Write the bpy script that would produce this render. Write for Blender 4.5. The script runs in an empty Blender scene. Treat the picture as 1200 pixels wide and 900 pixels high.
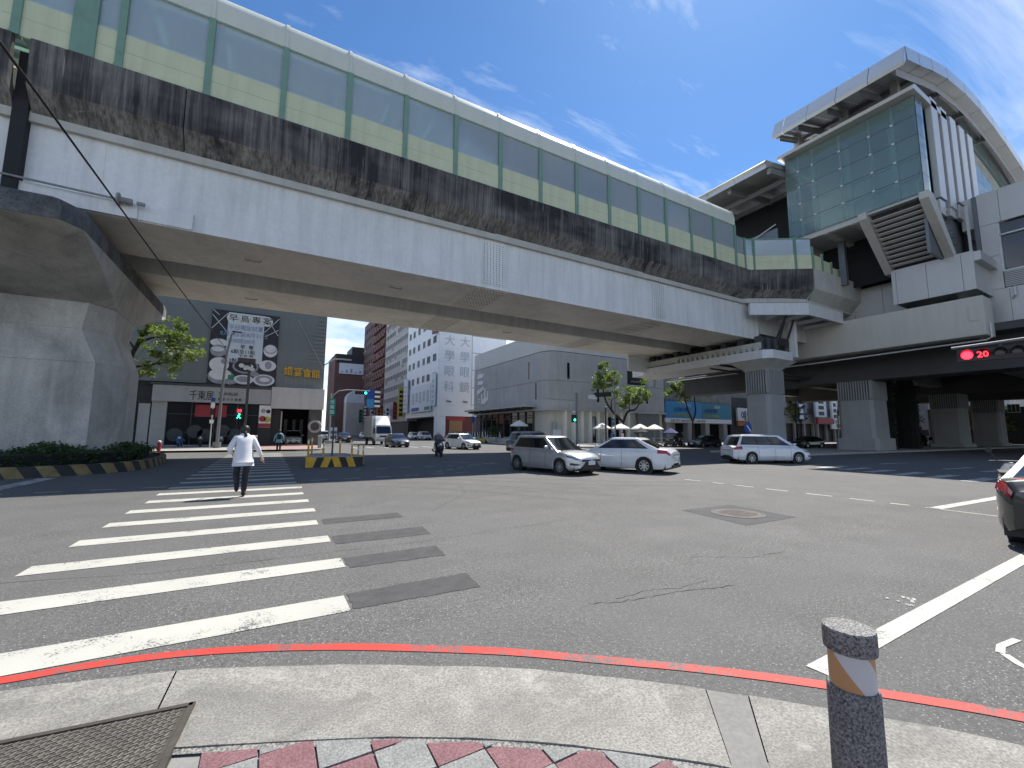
import bpy, bmesh, math, random
from mathutils import Vector, Matrix
random.seed(7)
R = math.radians
S = bpy.context.scene
C = S.collection

# ------------------------------------------------------------------ camera
AZ, TH, RO = R(29.5), math.atan(57/500), R(0.4)
fwd = Vector((math.sin(AZ)*math.cos(TH), math.cos(AZ)*math.cos(TH), math.sin(TH)))
rw = Vector((math.cos(AZ), -math.sin(AZ), 0)); uw = rw.cross(fwd)
cx = rw*math.cos(RO) + uw*math.sin(RO); cy = uw*math.cos(RO) - rw*math.sin(RO)
cd = bpy.data.cameras.new('camera'); cam = bpy.data.objects.new('camera', cd); C.objects.link(cam)
cam.matrix_world = Matrix(((cx.x, cy.x, -fwd.x, 0), (cx.y, cy.y, -fwd.y, 0), (cx.z, cy.z, -fwd.z, 1.6), (0, 0, 0, 1)))
cd.sensor_width = 36; cd.lens = 15.0; cd.clip_start = 0.05; cd.clip_end = 3000
S.camera = cam

# ------------------------------------------------------------------ world, sun, exposure
SUN = Vector((0.58, 0.32, 1)).normalized()
W = bpy.data.worlds.new('World'); S.world = W; W.use_nodes = True
wn, wl = W.node_tree.nodes, W.node_tree.links
bg = wn['Background']; bg.inputs['Strength'].default_value = 0.15
sk = wn.new('ShaderNodeTexSky'); sk.sky_type = 'NISHITA'; sk.sun_disc = False
sk.sun_elevation = math.asin(SUN.z); sk.sun_rotation = math.atan2(SUN.x, SUN.y)
sk.air_density = 1.0; sk.dust_density = 0.25; sk.ozone_density = 3.0; sk.altitude = 300
tc = wn.new('ShaderNodeTexCoord'); sx = wn.new('ShaderNodeSeparateXYZ'); wl.new(tc.outputs['Generated'], sx.inputs[0])
mz = wn.new('ShaderNodeMath'); mz.operation = 'MAXIMUM'; wl.new(sx.outputs[2], mz.inputs[0]); mz.inputs[1].default_value = 0.04
az_ = wn.new('ShaderNodeMath'); az_.operation = 'ADD'; wl.new(mz.outputs[0], az_.inputs[0]); az_.inputs[1].default_value = 0.12
vd = wn.new('ShaderNodeVectorMath'); vd.operation = 'DIVIDE'
cb = wn.new('ShaderNodeCombineXYZ')
for i in range(3): wl.new(az_.outputs[0], cb.inputs[i])
wl.new(tc.outputs['Generated'], vd.inputs[0]); wl.new(cb.outputs[0], vd.inputs[1])
mp = wn.new('ShaderNodeMapping'); wl.new(vd.outputs[0], mp.inputs[0])
mp.inputs['Location'].default_value = (10.2, 1.75, 0); mp.inputs['Rotation'].default_value = (0, 0, R(-28)); mp.inputs['Scale'].default_value = (0.75, 1.9, 1)
nz = wn.new('ShaderNodeTexNoise'); nz.inputs['Scale'].default_value = 1.05; nz.inputs['Detail'].default_value = 9; nz.inputs['Roughness'].default_value = 0.62; nz.inputs['Distortion'].default_value = 0.55
wl.new(mp.outputs[0], nz.inputs['Vector'])
cr = wn.new('ShaderNodeValToRGB'); wl.new(nz.outputs[0], cr.inputs[0])
cr.color_ramp.elements[0].position = 0.482; cr.color_ramp.elements[1].position = 0.765
# low haze cloud near the horizon
hz = wn.new('ShaderNodeMapRange'); wl.new(sx.outputs[2], hz.inputs[0]); hz.inputs[1].default_value = 0.0; hz.inputs[2].default_value = 0.5; hz.inputs[3].default_value = 0.75; hz.inputs[4].default_value = 0.0
nz2 = wn.new('ShaderNodeTexNoise'); nz2.inputs['Scale'].default_value = 5.0; nz2.inputs['Detail'].default_value = 7; nz2.inputs['Roughness'].default_value = 0.6
mp2 = wn.new('ShaderNodeMapping'); mp2.inputs['Scale'].default_value = (1, 1, 2.6); wl.new(tc.outputs['Generated'], mp2.inputs[0]); wl.new(mp2.outputs[0], nz2.inputs['Vector'])
cr2 = wn.new('ShaderNodeMapRange'); wl.new(nz2.outputs[0], cr2.inputs[0]); cr2.inputs[1].default_value = 0.36; cr2.inputs[2].default_value = 0.66; cr2.inputs[3].default_value = 0.2; cr2.inputs[4].default_value = 1.6
hm = wn.new('ShaderNodeMath'); hm.operation = 'MULTIPLY'; wl.new(hz.outputs[0], hm.inputs[0]); wl.new(cr2.outputs[0], hm.inputs[1])
ad = wn.new('ShaderNodeMath'); ad.operation = 'ADD'; ad.use_clamp = True; wl.new(cr.outputs[0], ad.inputs[0]); wl.new(hm.outputs[0], ad.inputs[1])
tnt = wn.new('ShaderNodeMixRGB'); tnt.blend_type = 'MULTIPLY'; tnt.inputs[0].default_value = 1; wl.new(sk.outputs[0], tnt.inputs[1]); tnt.inputs[2].default_value = (.39, .565, .71, 1)
mx = wn.new('ShaderNodeMixRGB'); wl.new(ad.outputs[0], mx.inputs[0]); wl.new(tnt.outputs[0], mx.inputs[1]); mx.inputs[2].default_value = (5.6, 5.9, 6.3, 1)
wl.new(mx.outputs[0], bg.inputs['Color'])
sl = bpy.data.lights.new('sun', 'SUN'); sl.energy = 4.8; sl.angle = R(0.53); sl.color = (1, 0.955, 0.88)
so = bpy.data.objects.new('sun', sl); C.objects.link(so); so.location = (30, 16, 60)
so.rotation_euler = SUN.to_track_quat('Z', 'Y').to_euler()
vs = S.view_settings; vs.view_transform = 'Standard'; vs.look = 'None'; vs.exposure = 0.6; vs.gamma = 1; vs.use_curve_mapping = False
S.cycles.max_bounces = 7; S.cycles.diffuse_bounces = 4; S.cycles.glossy_bounces = 3; S.cycles.transmission_bounces = 5; S.cycles.transparent_max_bounces = 12
S.cycles.use_denoising = True; S.cycles.sample_clamp_indirect = 6
S.cycles.caustics_reflective = False; S.cycles.caustics_refractive = False

# ------------------------------------------------------------------ materials
M = {}
def _new(name):
    m = bpy.data.materials.new(name); m.use_nodes = True; M[name] = m
    n, l = m.node_tree.nodes, m.node_tree.links
    return m, n, l, n['Principled BSDF']
def _coord(n, l, scale=(1, 1, 1)):
    t = n.new('ShaderNodeTexCoord'); mpp = n.new('ShaderNodeMapping'); mpp.inputs['Scale'].default_value = scale
    l.new(t.outputs['Object'], mpp.inputs[0]); return mpp.outputs[0]
def _noise(n, l, v, scale, detail=4, rough=.55, dist=0):
    t = n.new('ShaderNodeTexNoise'); t.inputs['Scale'].default_value = scale; t.inputs['Detail'].default_value = detail
    t.inputs['Roughness'].default_value = rough; t.inputs['Distortion'].default_value = dist
    l.new(v, t.inputs['Vector']); return t.outputs[0]
def _ramp(n, l, f, a, b, ca=(0, 0, 0, 1), cb_=(1, 1, 1, 1)):
    r = n.new('ShaderNodeValToRGB'); l.new(f, r.inputs[0]); e = r.color_ramp.elements
    e[0].position = a; e[1].position = b; e[0].color = ca; e[1].color = cb_; return r.outputs[0]
def _mix(n, l, f, a, b, mode='MIX'):
    x = n.new('ShaderNodeMixRGB'); x.blend_type = mode
    for i, v in enumerate((f, a, b)):
        if isinstance(v, (int, float)): x.inputs[i].default_value = v
        elif isinstance(v, tuple): x.inputs[i].default_value = v
        else: l.new(v, x.inputs[i])
    return x.outputs[0]
def _bump(n, l, h, p, st, dist=0.01):
    b = n.new('ShaderNodeBump'); b.inputs['Strength'].default_value = st; b.inputs['Distance'].default_value = dist
    l.new(h, b.inputs['Height']); l.new(b.outputs[0], p.inputs['Normal'])
def c4(c): return (c[0], c[1], c[2], 1)
def sc(c, k): return (min(1, c[0]*k), min(1, c[1]*k), min(1, c[2]*k), 1)
def mat(name, col, rough=.6, metal=0, var=.18, scale=2.5, fine=40, bump=.15, spec=.5, streak=0, coat=0, emit=0, blotch=0):
    """plain painted / concrete / metal surface: broad mottling, fine grain, optional grime running down"""
    if name in M: return M[name]
    m, n, l, p = _new(name)
    v = _coord(n, l); a = _noise(n, l, v, scale, 5, .6); b = _noise(n, l, v, fine, 3, .5)
    k = _mix(n, l, .35, a, b)
    colr = _ramp(n, l, k, .3, .7, sc(col, 1-var), sc(col, 1+var))
    if streak:
        v2 = _coord(n, l, (1.3, 1.3, .10)); s = _noise(n, l, v2, 1.5, 8, .68)
        f = _ramp(n, l, s, .46, .72, (0, 0, 0, 1), (streak, streak, streak, 1))
        colr = _mix(n, l, f, colr, sc(col, .38))
    if blotch:
        bz = _noise(n, l, _coord(n, l, (1, 1, .7)), .42, 8, .62, .4)
        colr = _mix(n, l, _ramp(n, l, bz, .52, .68, (0, 0, 0, 1), (blotch, blotch, blotch, 1)), colr, sc(col, .22))
    l.new(colr, p.inputs['Base Color'])
    p.inputs['Roughness'].default_value = rough; p.inputs['Metallic'].default_value = metal; p.inputs['Specular IOR Level'].default_value = spec
    if coat: p.inputs['Coat Weight'].default_value = coat; p.inputs['Coat Roughness'].default_value = .04
    if bump: _bump(n, l, b, p, bump, .004)
    if emit:
        p.inputs['Emission Color'].default_value = c4(col); p.inputs['Emission Strength'].default_value = emit
    return m
def paint(name, col, coat=1.0, metal=0.0, rough=.35):
    if name in M: return M[name]
    m, n, l, p = _new(name)
    v = _coord(n, l); a = _noise(n, l, v, 1.7, 4); col2 = _ramp(n, l, a, .3, .75, sc(col, .9), sc(col, 1.05))
    l.new(col2, p.inputs['Base Color']); p.inputs['Roughness'].default_value = rough; p.inputs['Metallic'].default_value = metal
    p.inputs['Coat Weight'].default_value = coat; p.inputs['Coat Roughness'].default_value = .03
    return m
def asphalt():
    m, n, l, p = _new('asphalt')
    v = _coord(n, l)
    big = _noise(n, l, v, .16, 5, .6); mid = _noise(n, l, v, 1.3, 5, .65); fine = _noise(n, l, v, 75, 2, .6); sp = _noise(n, l, v, 60, 1, .5); grit = _noise(n, l, v, 26, 3, .75)
    c = _ramp(n, l, big, .3, .72, (.155, .152, .145, 1), (.212, .207, .199, 1))
    c = _mix(n, l, .55, c, _ramp(n, l, mid, .3, .7, (.6, .6, .6, 1), (1.0, 1.0, 1.0, 1)), 'MULTIPLY')
    c = _mix(n, l, .62, c, _ramp(n, l, fine, .32, .68, (.35, .35, .36, 1), (1, 1, 1, 1)), 'MULTIPLY')
    c = _mix(n, l, .8, c, _ramp(n, l, grit, .34, .66, (.45, .45, .45, 1), (1.12, 1.12, 1.12, 1)), 'MULTIPLY')
    c = _mix(n, l, _ramp(n, l, sp, .64, .72), c, (.40, .395, .38, 1))
    # tyre-polished bands along the main road and along the turning street
    vx = _coord(n, l, (.03, .55, 1)); w1 = _noise(n, l, vx, 1.0, 3, .5)
    c = _mix(n, l, _ramp(n, l, w1, .46, .68, (0, 0, 0, 1), (.62, .62, .62, 1)), c, (.118, .116, .112, 1))
    vy = _coord(n, l, (.5, .04, 1)); w2 = _noise(n, l, vy, 1.0, 3, .5)
    c = _mix(n, l, _ramp(n, l, w2, .52, .68, (0, 0, 0, 1), (.5, .5, .5, 1)), c, (.122, .119, .115, 1))
    seam = _noise(n, l, _coord(n, l, (.35, .9, 1)), .6, 2, .4); c = _mix(n, l, _ramp(n, l, seam, .565, .575, (0, 0, 0, 1), (.28, .28, .28, 1)), c, (.10, .099, .097, 1))
    oil = _noise(n, l, v, 1.6, 4, .6)
    c = _mix(n, l, _ramp(n, l, oil, .68, .78, (0, 0, 0, 1), (.45, .45, .45, 1)), c, (.06, .06, .06, 1))
    l.new(c, p.inputs['Base Color']); p.inputs['Roughness'].default_value = .82; p.inputs['Specular IOR Level'].default_value = .35
    _bump(n, l, fine, p, .75, .006)
    return m
def roadpaint(name, col, wear=.62, dirt=.35, k=1):
    m, n, l, p = _new(name)
    v = _coord(n, l); a = _noise(n, l, v, 2.2*k, 8, .7); b = _noise(n, l, v, 70, 2, .6); g = _noise(n, l, v, 1.2, 4, .6)
    f = _mix(n, l, .4, a, b)
    c = _mix(n, l, _ramp(n, l, g, .35, .75, (0, 0, 0, 1), (dirt, dirt, dirt, 1)), c4(col), sc(col, .6))
    c = _mix(n, l, _ramp(n, l, f, wear, wear+.035), c, (.1, .1, .1, 1))
    l.new(c, p.inputs['Base Color']); p.inputs['Roughness'].default_value = .65; _bump(n, l, b, p, .4, .003)
    return m
def speckle(name, c0, c1, c2, scale=130, rough=.8, stain=0):
    m, n, l, p = _new(name)
    v = _coord(n, l); a = _noise(n, l, v, scale, 3, .7); b = _noise(n, l, v, 6, 4, .6)
    c = _ramp(n, l, a, .36, .66, c4(c0), c4(c2))
    c = _mix(n, l, .5, c, _ramp(n, l, b, .3, .7, (.55, .55, .55, 1), (1, 1, 1, 1)), 'MULTIPLY')
    if stain:
        d_ = _noise(n, l, _coord(n, l, (1, 1.6, 1)), 1.1, 9, .72, .6); c = _mix(n, l, _ramp(n, l, d_, .44, .66, (0, 0, 0, 1), (stain, stain, stain, 1)), c, sc(c0, .55)); e_ = _noise(n, l, v, 2.6, 6, .7); c = _mix(n, l, _ramp(n, l, e_, .60, .72, (0, 0, 0, 1), (.55, .55, .55, 1)), c, sc(c2, 1.15))
    l.new(c, p.inputs['Base Color']); p.inputs['Roughness'].default_value = rough; _bump(n, l, a, p, .8, .003)
    return m
def stained(name='stained_concrete', lo=.34, hi=.56, z0=.25, light=1.0):
    """old precast concrete with black runs from the top edge"""
    m, n, l, p = _new(name)
    v = _coord(n, l); vs_ = _coord(n, l, (1.3, .6, .05)); vs2 = _coord(n, l, (9, 3, .22))
    a = _noise(n, l, vs_, 1.15, 9, .74, 0); b = _noise(n, l, vs2, 1.0, 6, .7); g = _noise(n, l, v, .45, 5, .6); f = _noise(n, l, v, 30, 3, .6)
    base = _ramp(n, l, g, .3, .7, (.17*light, .16*light, .14*light, 1), (.33*light, .315*light, .285*light, 1))
    base = _mix(n, l, _ramp(n, l, b, .42, .66, (0, 0, 0, 1), (.85, .85, .85, 1)), base, (.05, .047, .043, 1))
    zone = _ramp(n, l, _noise(n, l, _coord(n, l, (.22, .22, .5)), 1.0, 3, .6), .36, .62, (z0,z0,z0,1), (1,1,1,1))
    base = _mix(n, l, _mix(n, l, 1.0, _ramp(n, l, a, lo, hi, (0,0,0,1), (.96,.96,.96,1)), zone, 'MULTIPLY'), base, (.02, .02, .022, 1))
    lt = _noise(n, l, _coord(n, l, (5, 5, .18)), 1.1, 3, .5)
    base = _mix(n, l, _ramp(n, l, lt, .67, .74, (0, 0, 0, 1), (.75, .75, .75, 1)), base, (.36, .35, .33, 1))
    base = _mix(n, l, .4, base, _ramp(n, l, f, .3, .7, (.6, .6, .6, 1), (1, 1, 1, 1)), 'MULTIPLY')
    l.new(base, p.inputs['Base Color']); p.inputs['Roughness'].default_value = .9; _bump(n, l, f, p, .5, .01)
    return m
def glassm(name, tint, alpha=.55, rough=.03, trl=0):
    m, n, l, p = _new(name)
    out = n['Material Output']
    tr = n.new('ShaderNodeBsdfTransparent'); tr.inputs[0].default_value = sc(tint, 1.0)
    gl = n.new('ShaderNodeBsdfGlossy'); gl.inputs['Roughness'].default_value = rough; gl.inputs[0].default_value = (.9, .95, .95, 1)
    df = n.new('ShaderNodeBsdfDiffuse'); df.inputs[0].default_value = c4(tint)
    v = _coord(n, l); a = _noise(n, l, v, .8, 4, .6)
    dm = n.new('ShaderNodeMixShader'); l.new(_ramp(n, l, a, .3, .8, (alpha*.92,)*3+(1,), (min(1, alpha*1.06),)*3+(1,)), dm.inputs[0])
    l.new(tr.outputs[0], dm.inputs[1])
    if trl:
        tl = n.new('ShaderNodeBsdfTranslucent'); tl.inputs[0].default_value = c4(tint); tm = n.new('ShaderNodeMixShader'); tm.inputs[0].default_value = trl; l.new(df.outputs[0], tm.inputs[1]); l.new(tl.outputs[0], tm.inputs[2]); l.new(tm.outputs[0], dm.inputs[2])
    else: l.new(df.outputs[0], dm.inputs[2])
    fr = n.new('ShaderNodeFresnel'); fr.inputs[0].default_value = 1.5
    ms = n.new('ShaderNodeMixShader'); l.new(fr.outputs[0], ms.inputs[0]); l.new(dm.outputs[0], ms.inputs[1]); l.new(gl.outputs[0], ms.inputs[2])
    l.new(ms.outputs[0], out.inputs[0]); n.remove(p)
    return m
def leafm(name, c0, c1):
    m, n, l, p = _new(name)
    v = _coord(n, l); a = _noise(n, l, v, 1.4, 3, .6); b = _noise(n, l, v, 9, 2, .5)
    c = _ramp(n, l, _mix(n, l, .5, a, b), .35, .65, c4(c0), c4(c1)); l.new(c, p.inputs['Base Color'])
    p.inputs['Roughness'].default_value = .55
    out = n['Material Output']; t = n.new('ShaderNodeBsdfTranslucent'); l.new(_mix(n, l, 1.0, c, (1.25, 1.4, .7, 1), 'MULTIPLY'), t.inputs[0])
    ms = n.new('ShaderNodeMixShader'); ms.inputs[0].default_value = .38; l.new(p.outputs[0], ms.inputs[1]); l.new(t.outputs[0], ms.inputs[2]); l.new(ms.outputs[0], out.inputs[0])
    return m
asphalt()
roadpaint('white_line', (.48, .475, .42), .565, .3); roadpaint('thin_line', (.45, .45, .39), .54); roadpaint('red_line', (.54, .045, .03), .525, .4)
roadpaint('worn_line', (.5, .5, .47), .5)
mat('asphalt_patch', (.062, .061, .061), .9, var=.35, scale=5, fine=45, bump=.7)
mat('asphalt_patch_old', (.07, .07, .071), .9, var=.2, scale=3, fine=90, bump=.6)
speckle('granite_dark', (.035, .035, .036), 0, (.29, .285, .28), 95)
speckle('granite_sunlit_top', (.03, .03, .03), 0, (.42, .41, .39), 120)  # paler granite, sun on the cap top put into the colour
speckle('apron_concrete', (.18, .172, .152), 0, (.40, .385, .35), 75, stain=.55)
speckle('tile_pink', (.15, .065, .075), 0, (.29, .15, .155), 90, stain=.35)
speckle('tile_grey', (.17, .17, .165), 0, (.34, .34, .325), 90, stain=.35)
speckle('gravel', (.06, .058, .05), 0, (.42, .40, .36), 70)
mat('mortar', (.21, .205, .19), .9, var=.25)
stained('stained_concrete', .31, .52, .32, 1.15); stained('stained_chamfer', .43, .60, .15, 1.25)
mat('pier_concrete', (.50, .48, .43), .9, var=.32, scale=.5, fine=14, bump=.4, streak=.4, blotch=.42)
mat('pier_top_stain', (.13, .13, .13), .9, var=.7, scale=.8, fine=14, bump=.4, streak=.8)
mat('clean_concrete', (.52, .51, .465), .85, var=.16, scale=.7, fine=20, bump=.3, streak=.25)
mat('girder_paint', (.76, .76, .735), .45, var=.12, scale=.3, fine=6, bump=.05, streak=.32, blotch=.10)
mat('girder_soffit', (.84, .79, .69), .5, var=.2, scale=.3, fine=4, bump=.05, blotch=.22)
mat('bolt_steel', (.28, .27, .26), .6, var=.3)
mat('steel_white', (.68, .68, .67), .5, var=.1, streak=.2)
mat('dark_steel', (.06, .062, .065), .5, var=.3)
mat('green_post', (.19, .32, .24), .55, var=.15, streak=.15)
mat('green_panel', (.62, .64, .42), .6, var=.08, scale=.8, streak=.2)
mat('tunnel_roof', (.66, .67, .56), .35, var=.06, scale=.6, streak=.1)
glassm('tunnel_glass', (.82, .92, .97), .48, .08, .3); glassm('tunnel_roof_glass', (.92, .95, .97), .6, .08, .6)
glassm('station_glass', (.66, .82, .80), .17, .02)
glassm('shop_glass', (.30, .36, .38), .18, .02)
mat('clad_panel', (.58, .57, .545), .4, metal=.25, var=.06, scale=.5, streak=.08)
mat('clad_dark', (.17, .185, .20), .4, metal=.3, var=.06)
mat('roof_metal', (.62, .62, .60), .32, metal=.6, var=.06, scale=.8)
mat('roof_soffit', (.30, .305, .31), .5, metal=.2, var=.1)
mat('beam_concrete', (.60, .575, .50), .8, var=.08, scale=.4, streak=.15)
mat('blue_black', (.012, .016, .05), .5, var=.2)
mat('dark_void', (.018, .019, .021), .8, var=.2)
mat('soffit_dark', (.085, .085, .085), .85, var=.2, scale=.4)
mat('column_grey', (.33, .335, .33), .8, var=.12, scale=.5, streak=.2)
mat('column_dark', (.06, .062, .066), .6, var=.2)
mat('brown_soffit', (.56, .53, .47), .7, var=.1)
mat('sidewalk', (.33, .315, .29), .9, var=.18, scale=1, fine=25)
mat('pink_paving', (.34, .21, .19), .9, var=.15, scale=2, fine=25)
mat('kerb', (.36, .35, .32), .9, var=.2, streak=.4)
mat('yellow_paint', (.62, .36, .03), .7, var=.3, scale=4, streak=.4)
mat('kerb_yellow', (.24, .18, .075), .85, var=.35, scale=4, streak=.5)
mat('black_paint', (.025, .024, .023), .7, var=.3)
mat('tyre', (.015, .015, .015), .85, var=.2)
mat('rim', (.45, .46, .47), .3, metal=.8, var=.05)
mat('glass_dark', (.008, .010, .012), .04, var=.1, bump=0, spec=.7)
mat('glass_mid', (.05, .06, .07), .05, var=.2, bump=0, spec=.7, scale=.5)
mat('black_plastic', (.018, .018, .019), .5, var=.1)
mat('chrome', (.7, .7, .72), .15, metal=1, var=.02, bump=0)
mat('head_lamp', (.62, .66, .68), .08, var=.05, bump=0, spec=.8, coat=1)
mat('tail_lamp', (.42, .012, .014), .1, var=.1, bump=0, coat=1)
mat('plate_white', (.7, .7, .68), .5, var=.05, bump=0)
mat('amber', (.8, .35, .03), .3, var=.05)
paint('car_silver', (.50, .515, .53), 1, .6, .32); paint('car_white', (.72, .73, .74)); paint('car_pearl', (.68, .70, .72), 1, .1)
paint('car_black', (.008, .008, .009)); paint('car_navy', (.02, .025, .05), 1, .4); paint('car_grey', (.16, .17, .18), 1, .6); paint('car_dark', (.03, .033, .04), 1, .5)
mat('skin', (.50, .30, .21), .6, var=.08, bump=0); mat('hair', (.010, .008, .007), .5, var=.2)
mat('cloth_white', (.66, .66, .68), .85, var=.06, scale=5, fine=150, bump=.3); mat('cloth_black', (.016, .016, .019), .9, var=.2); mat('cloth_teal', (.20, .42, .46), .9, var=.1)
mat('cloth_navy', (.02, .028, .06), .9, var=.2); mat('cloth_grey', (.12, .12, .13), .9, var=.2); mat('cloth_blue', (.05, .12, .32), .9, var=.2); mat('cloth_red', (.4, .04, .05), .9, var=.2)
mat('trouser', (.028, .026, .034), .9, var=.2, bump=.2); mat('shoe_white', (.6, .6, .6), .7, var=.1)
mat('bark', (.030, .024, .019), .95, var=.4, scale=6, bump=.8)
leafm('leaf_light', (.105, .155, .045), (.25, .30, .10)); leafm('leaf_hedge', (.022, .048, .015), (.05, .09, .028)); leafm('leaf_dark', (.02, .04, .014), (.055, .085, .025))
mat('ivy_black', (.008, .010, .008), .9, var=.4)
mat('pole_grey', (.20, .205, .21), .5, metal=.4, var=.12, streak=.2); mat('pole_dark', (.055, .058, .06), .5, var=.2)
mat('pole_light', (.42, .42, .41), .5, var=.1)
mat('wire', (.01, .01, .01), .6, var=.1)
mat('sign_green', (.01, .22, .13), .5, var=.05, bump=0); mat('sign_blue', (.012, .06, .30), .5, var=.05, bump=0); mat('sign_sky', (.03, .24, .50), .5, var=.08, scale=.4, bump=0); mat('sign_teal', (.03, .21, .30), .5, var=.08, scale=.4, bump=0)
mat('sign_white', (.76, .77, .78), .5, var=.05, bump=0); mat('sign_black', (.015, .015, .017), .5, var=.1, bump=0); mat('sign_red', (.35, .03, .04), .5, var=.1, bump=0); mat('sign_maroon', (.12, .02, .025), .5, var=.1, bump=0)
mat('sign_yellow', (.45, .42, .06), .5, var=.1, bump=0); mat('ink_grey', (.22, .27, .30), .6, var=.03, bump=0); mat('ink_blue', (.25, .33, .52), .6, var=.03, bump=0); mat('gold', (.85, .50, .05), .38, metal=.1, var=.1, bump=0)
mat('ink_soft', (.42, .48, .52), .6, var=.03, bump=0); mat('sign_pale', (.64, .71, .78), .5, var=.05, bump=0); mat('sign_orange', (.5, .16, .04), .5, var=.3, scale=3)
mat('lamp_green', (.02, 1.0, .55), .3, var=0, bump=0, emit=5); mat('lamp_red', (1.0, .015, .03), .3, var=0, bump=0, emit=5); mat('lamp_off', (.03, .033, .03), .25, var=.1, bump=0)
mat('warm_glow', (1.0, .8, .45), .3, var=0, bump=0, emit=1.5)  # warm emissive colour for small wall openings and one cream panel
mat('lb_metal', (.19, .212, .222), .45, metal=.2, var=.07, scale=.3, streak=.1); mat('lb_rib_lit', (.20, .225, .235), .45, metal=.2, var=.07)
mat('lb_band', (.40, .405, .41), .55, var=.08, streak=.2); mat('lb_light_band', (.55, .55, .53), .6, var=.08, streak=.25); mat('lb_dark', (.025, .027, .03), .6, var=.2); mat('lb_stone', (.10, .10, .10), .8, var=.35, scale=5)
mat('mus_wall', (.46, .46, .455), .75, var=.14, scale=.35, fine=5, streak=.3); mat('mus_top', (.62, .61, .58), .7, var=.08, scale=.3); mat('mus_beige', (.58, .56, .50), .8, var=.06, streak=.1)
mat('ledge', (.46, .46, .44), .7, var=.06); mat('fin_white', (.86, .85, .81), .7, var=.05)
mat('white_tile', (.82, .85, .88), .55, var=.06, scale=.3, fine=2, streak=.12); mat('old_grey', (.52, .51, .49), .8, var=.14, scale=.4, streak=.4); mat('red_tile', (.20, .085, .07), .75, var=.18, scale=.5, streak=.3)
mat('brown_tile', (.13, .07, .065), .75, var=.2, scale=.4); mat('pale_build', (.40, .38, .36), .8, var=.1, streak=.3); mat('concrete_old', (.25, .25, .235), .85, var=.25, scale=.6, streak=.5)
mat('pane', (.045, .052, .058), .08, var=.35, scale=.6, bump=0, spec=.7); mat('wframe', (.42, .42, .41), .6, var=.1); mat('pane_lit', (.10, .11, .115), .15, var=.3, bump=0)
mat('umbrella_white', (.74, .73, .70), .8, var=.05); mat('umbrella_black', (.02, .02, .022), .8, var=.1); mat('umbrella_blue', (.02, .03, .16), .8, var=.1)
mat('steel_worn', (.26, .24, .21), .5, metal=.5, var=.4, scale=7); mat('steel_plate', (.085, .075, .062), .6, metal=.4, var=.3, scale=6); mat('rust_cover', (.115, .098, .088), .7, metal=.3, var=.3, scale=8)
mat('shop_dark', (.012, .014, .018), .25, var=.2, bump=0, spec=.15); mat('decal_dim', (.05, .06, .07), .6, var=.4, scale=3, bump=0)
mat('warm_interior', (.35, .20, .09), .7, var=.2)
mat('photo_light', (.76, .76, .78), .6, var=.12, scale=1.2, bump=0); mat('photo_mid', (.32, .335, .38), .6, var=.3, scale=2.5, bump=0); mat('photo_dark', (.03, .032, .042), .6, var=.3, bump=0)

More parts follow.
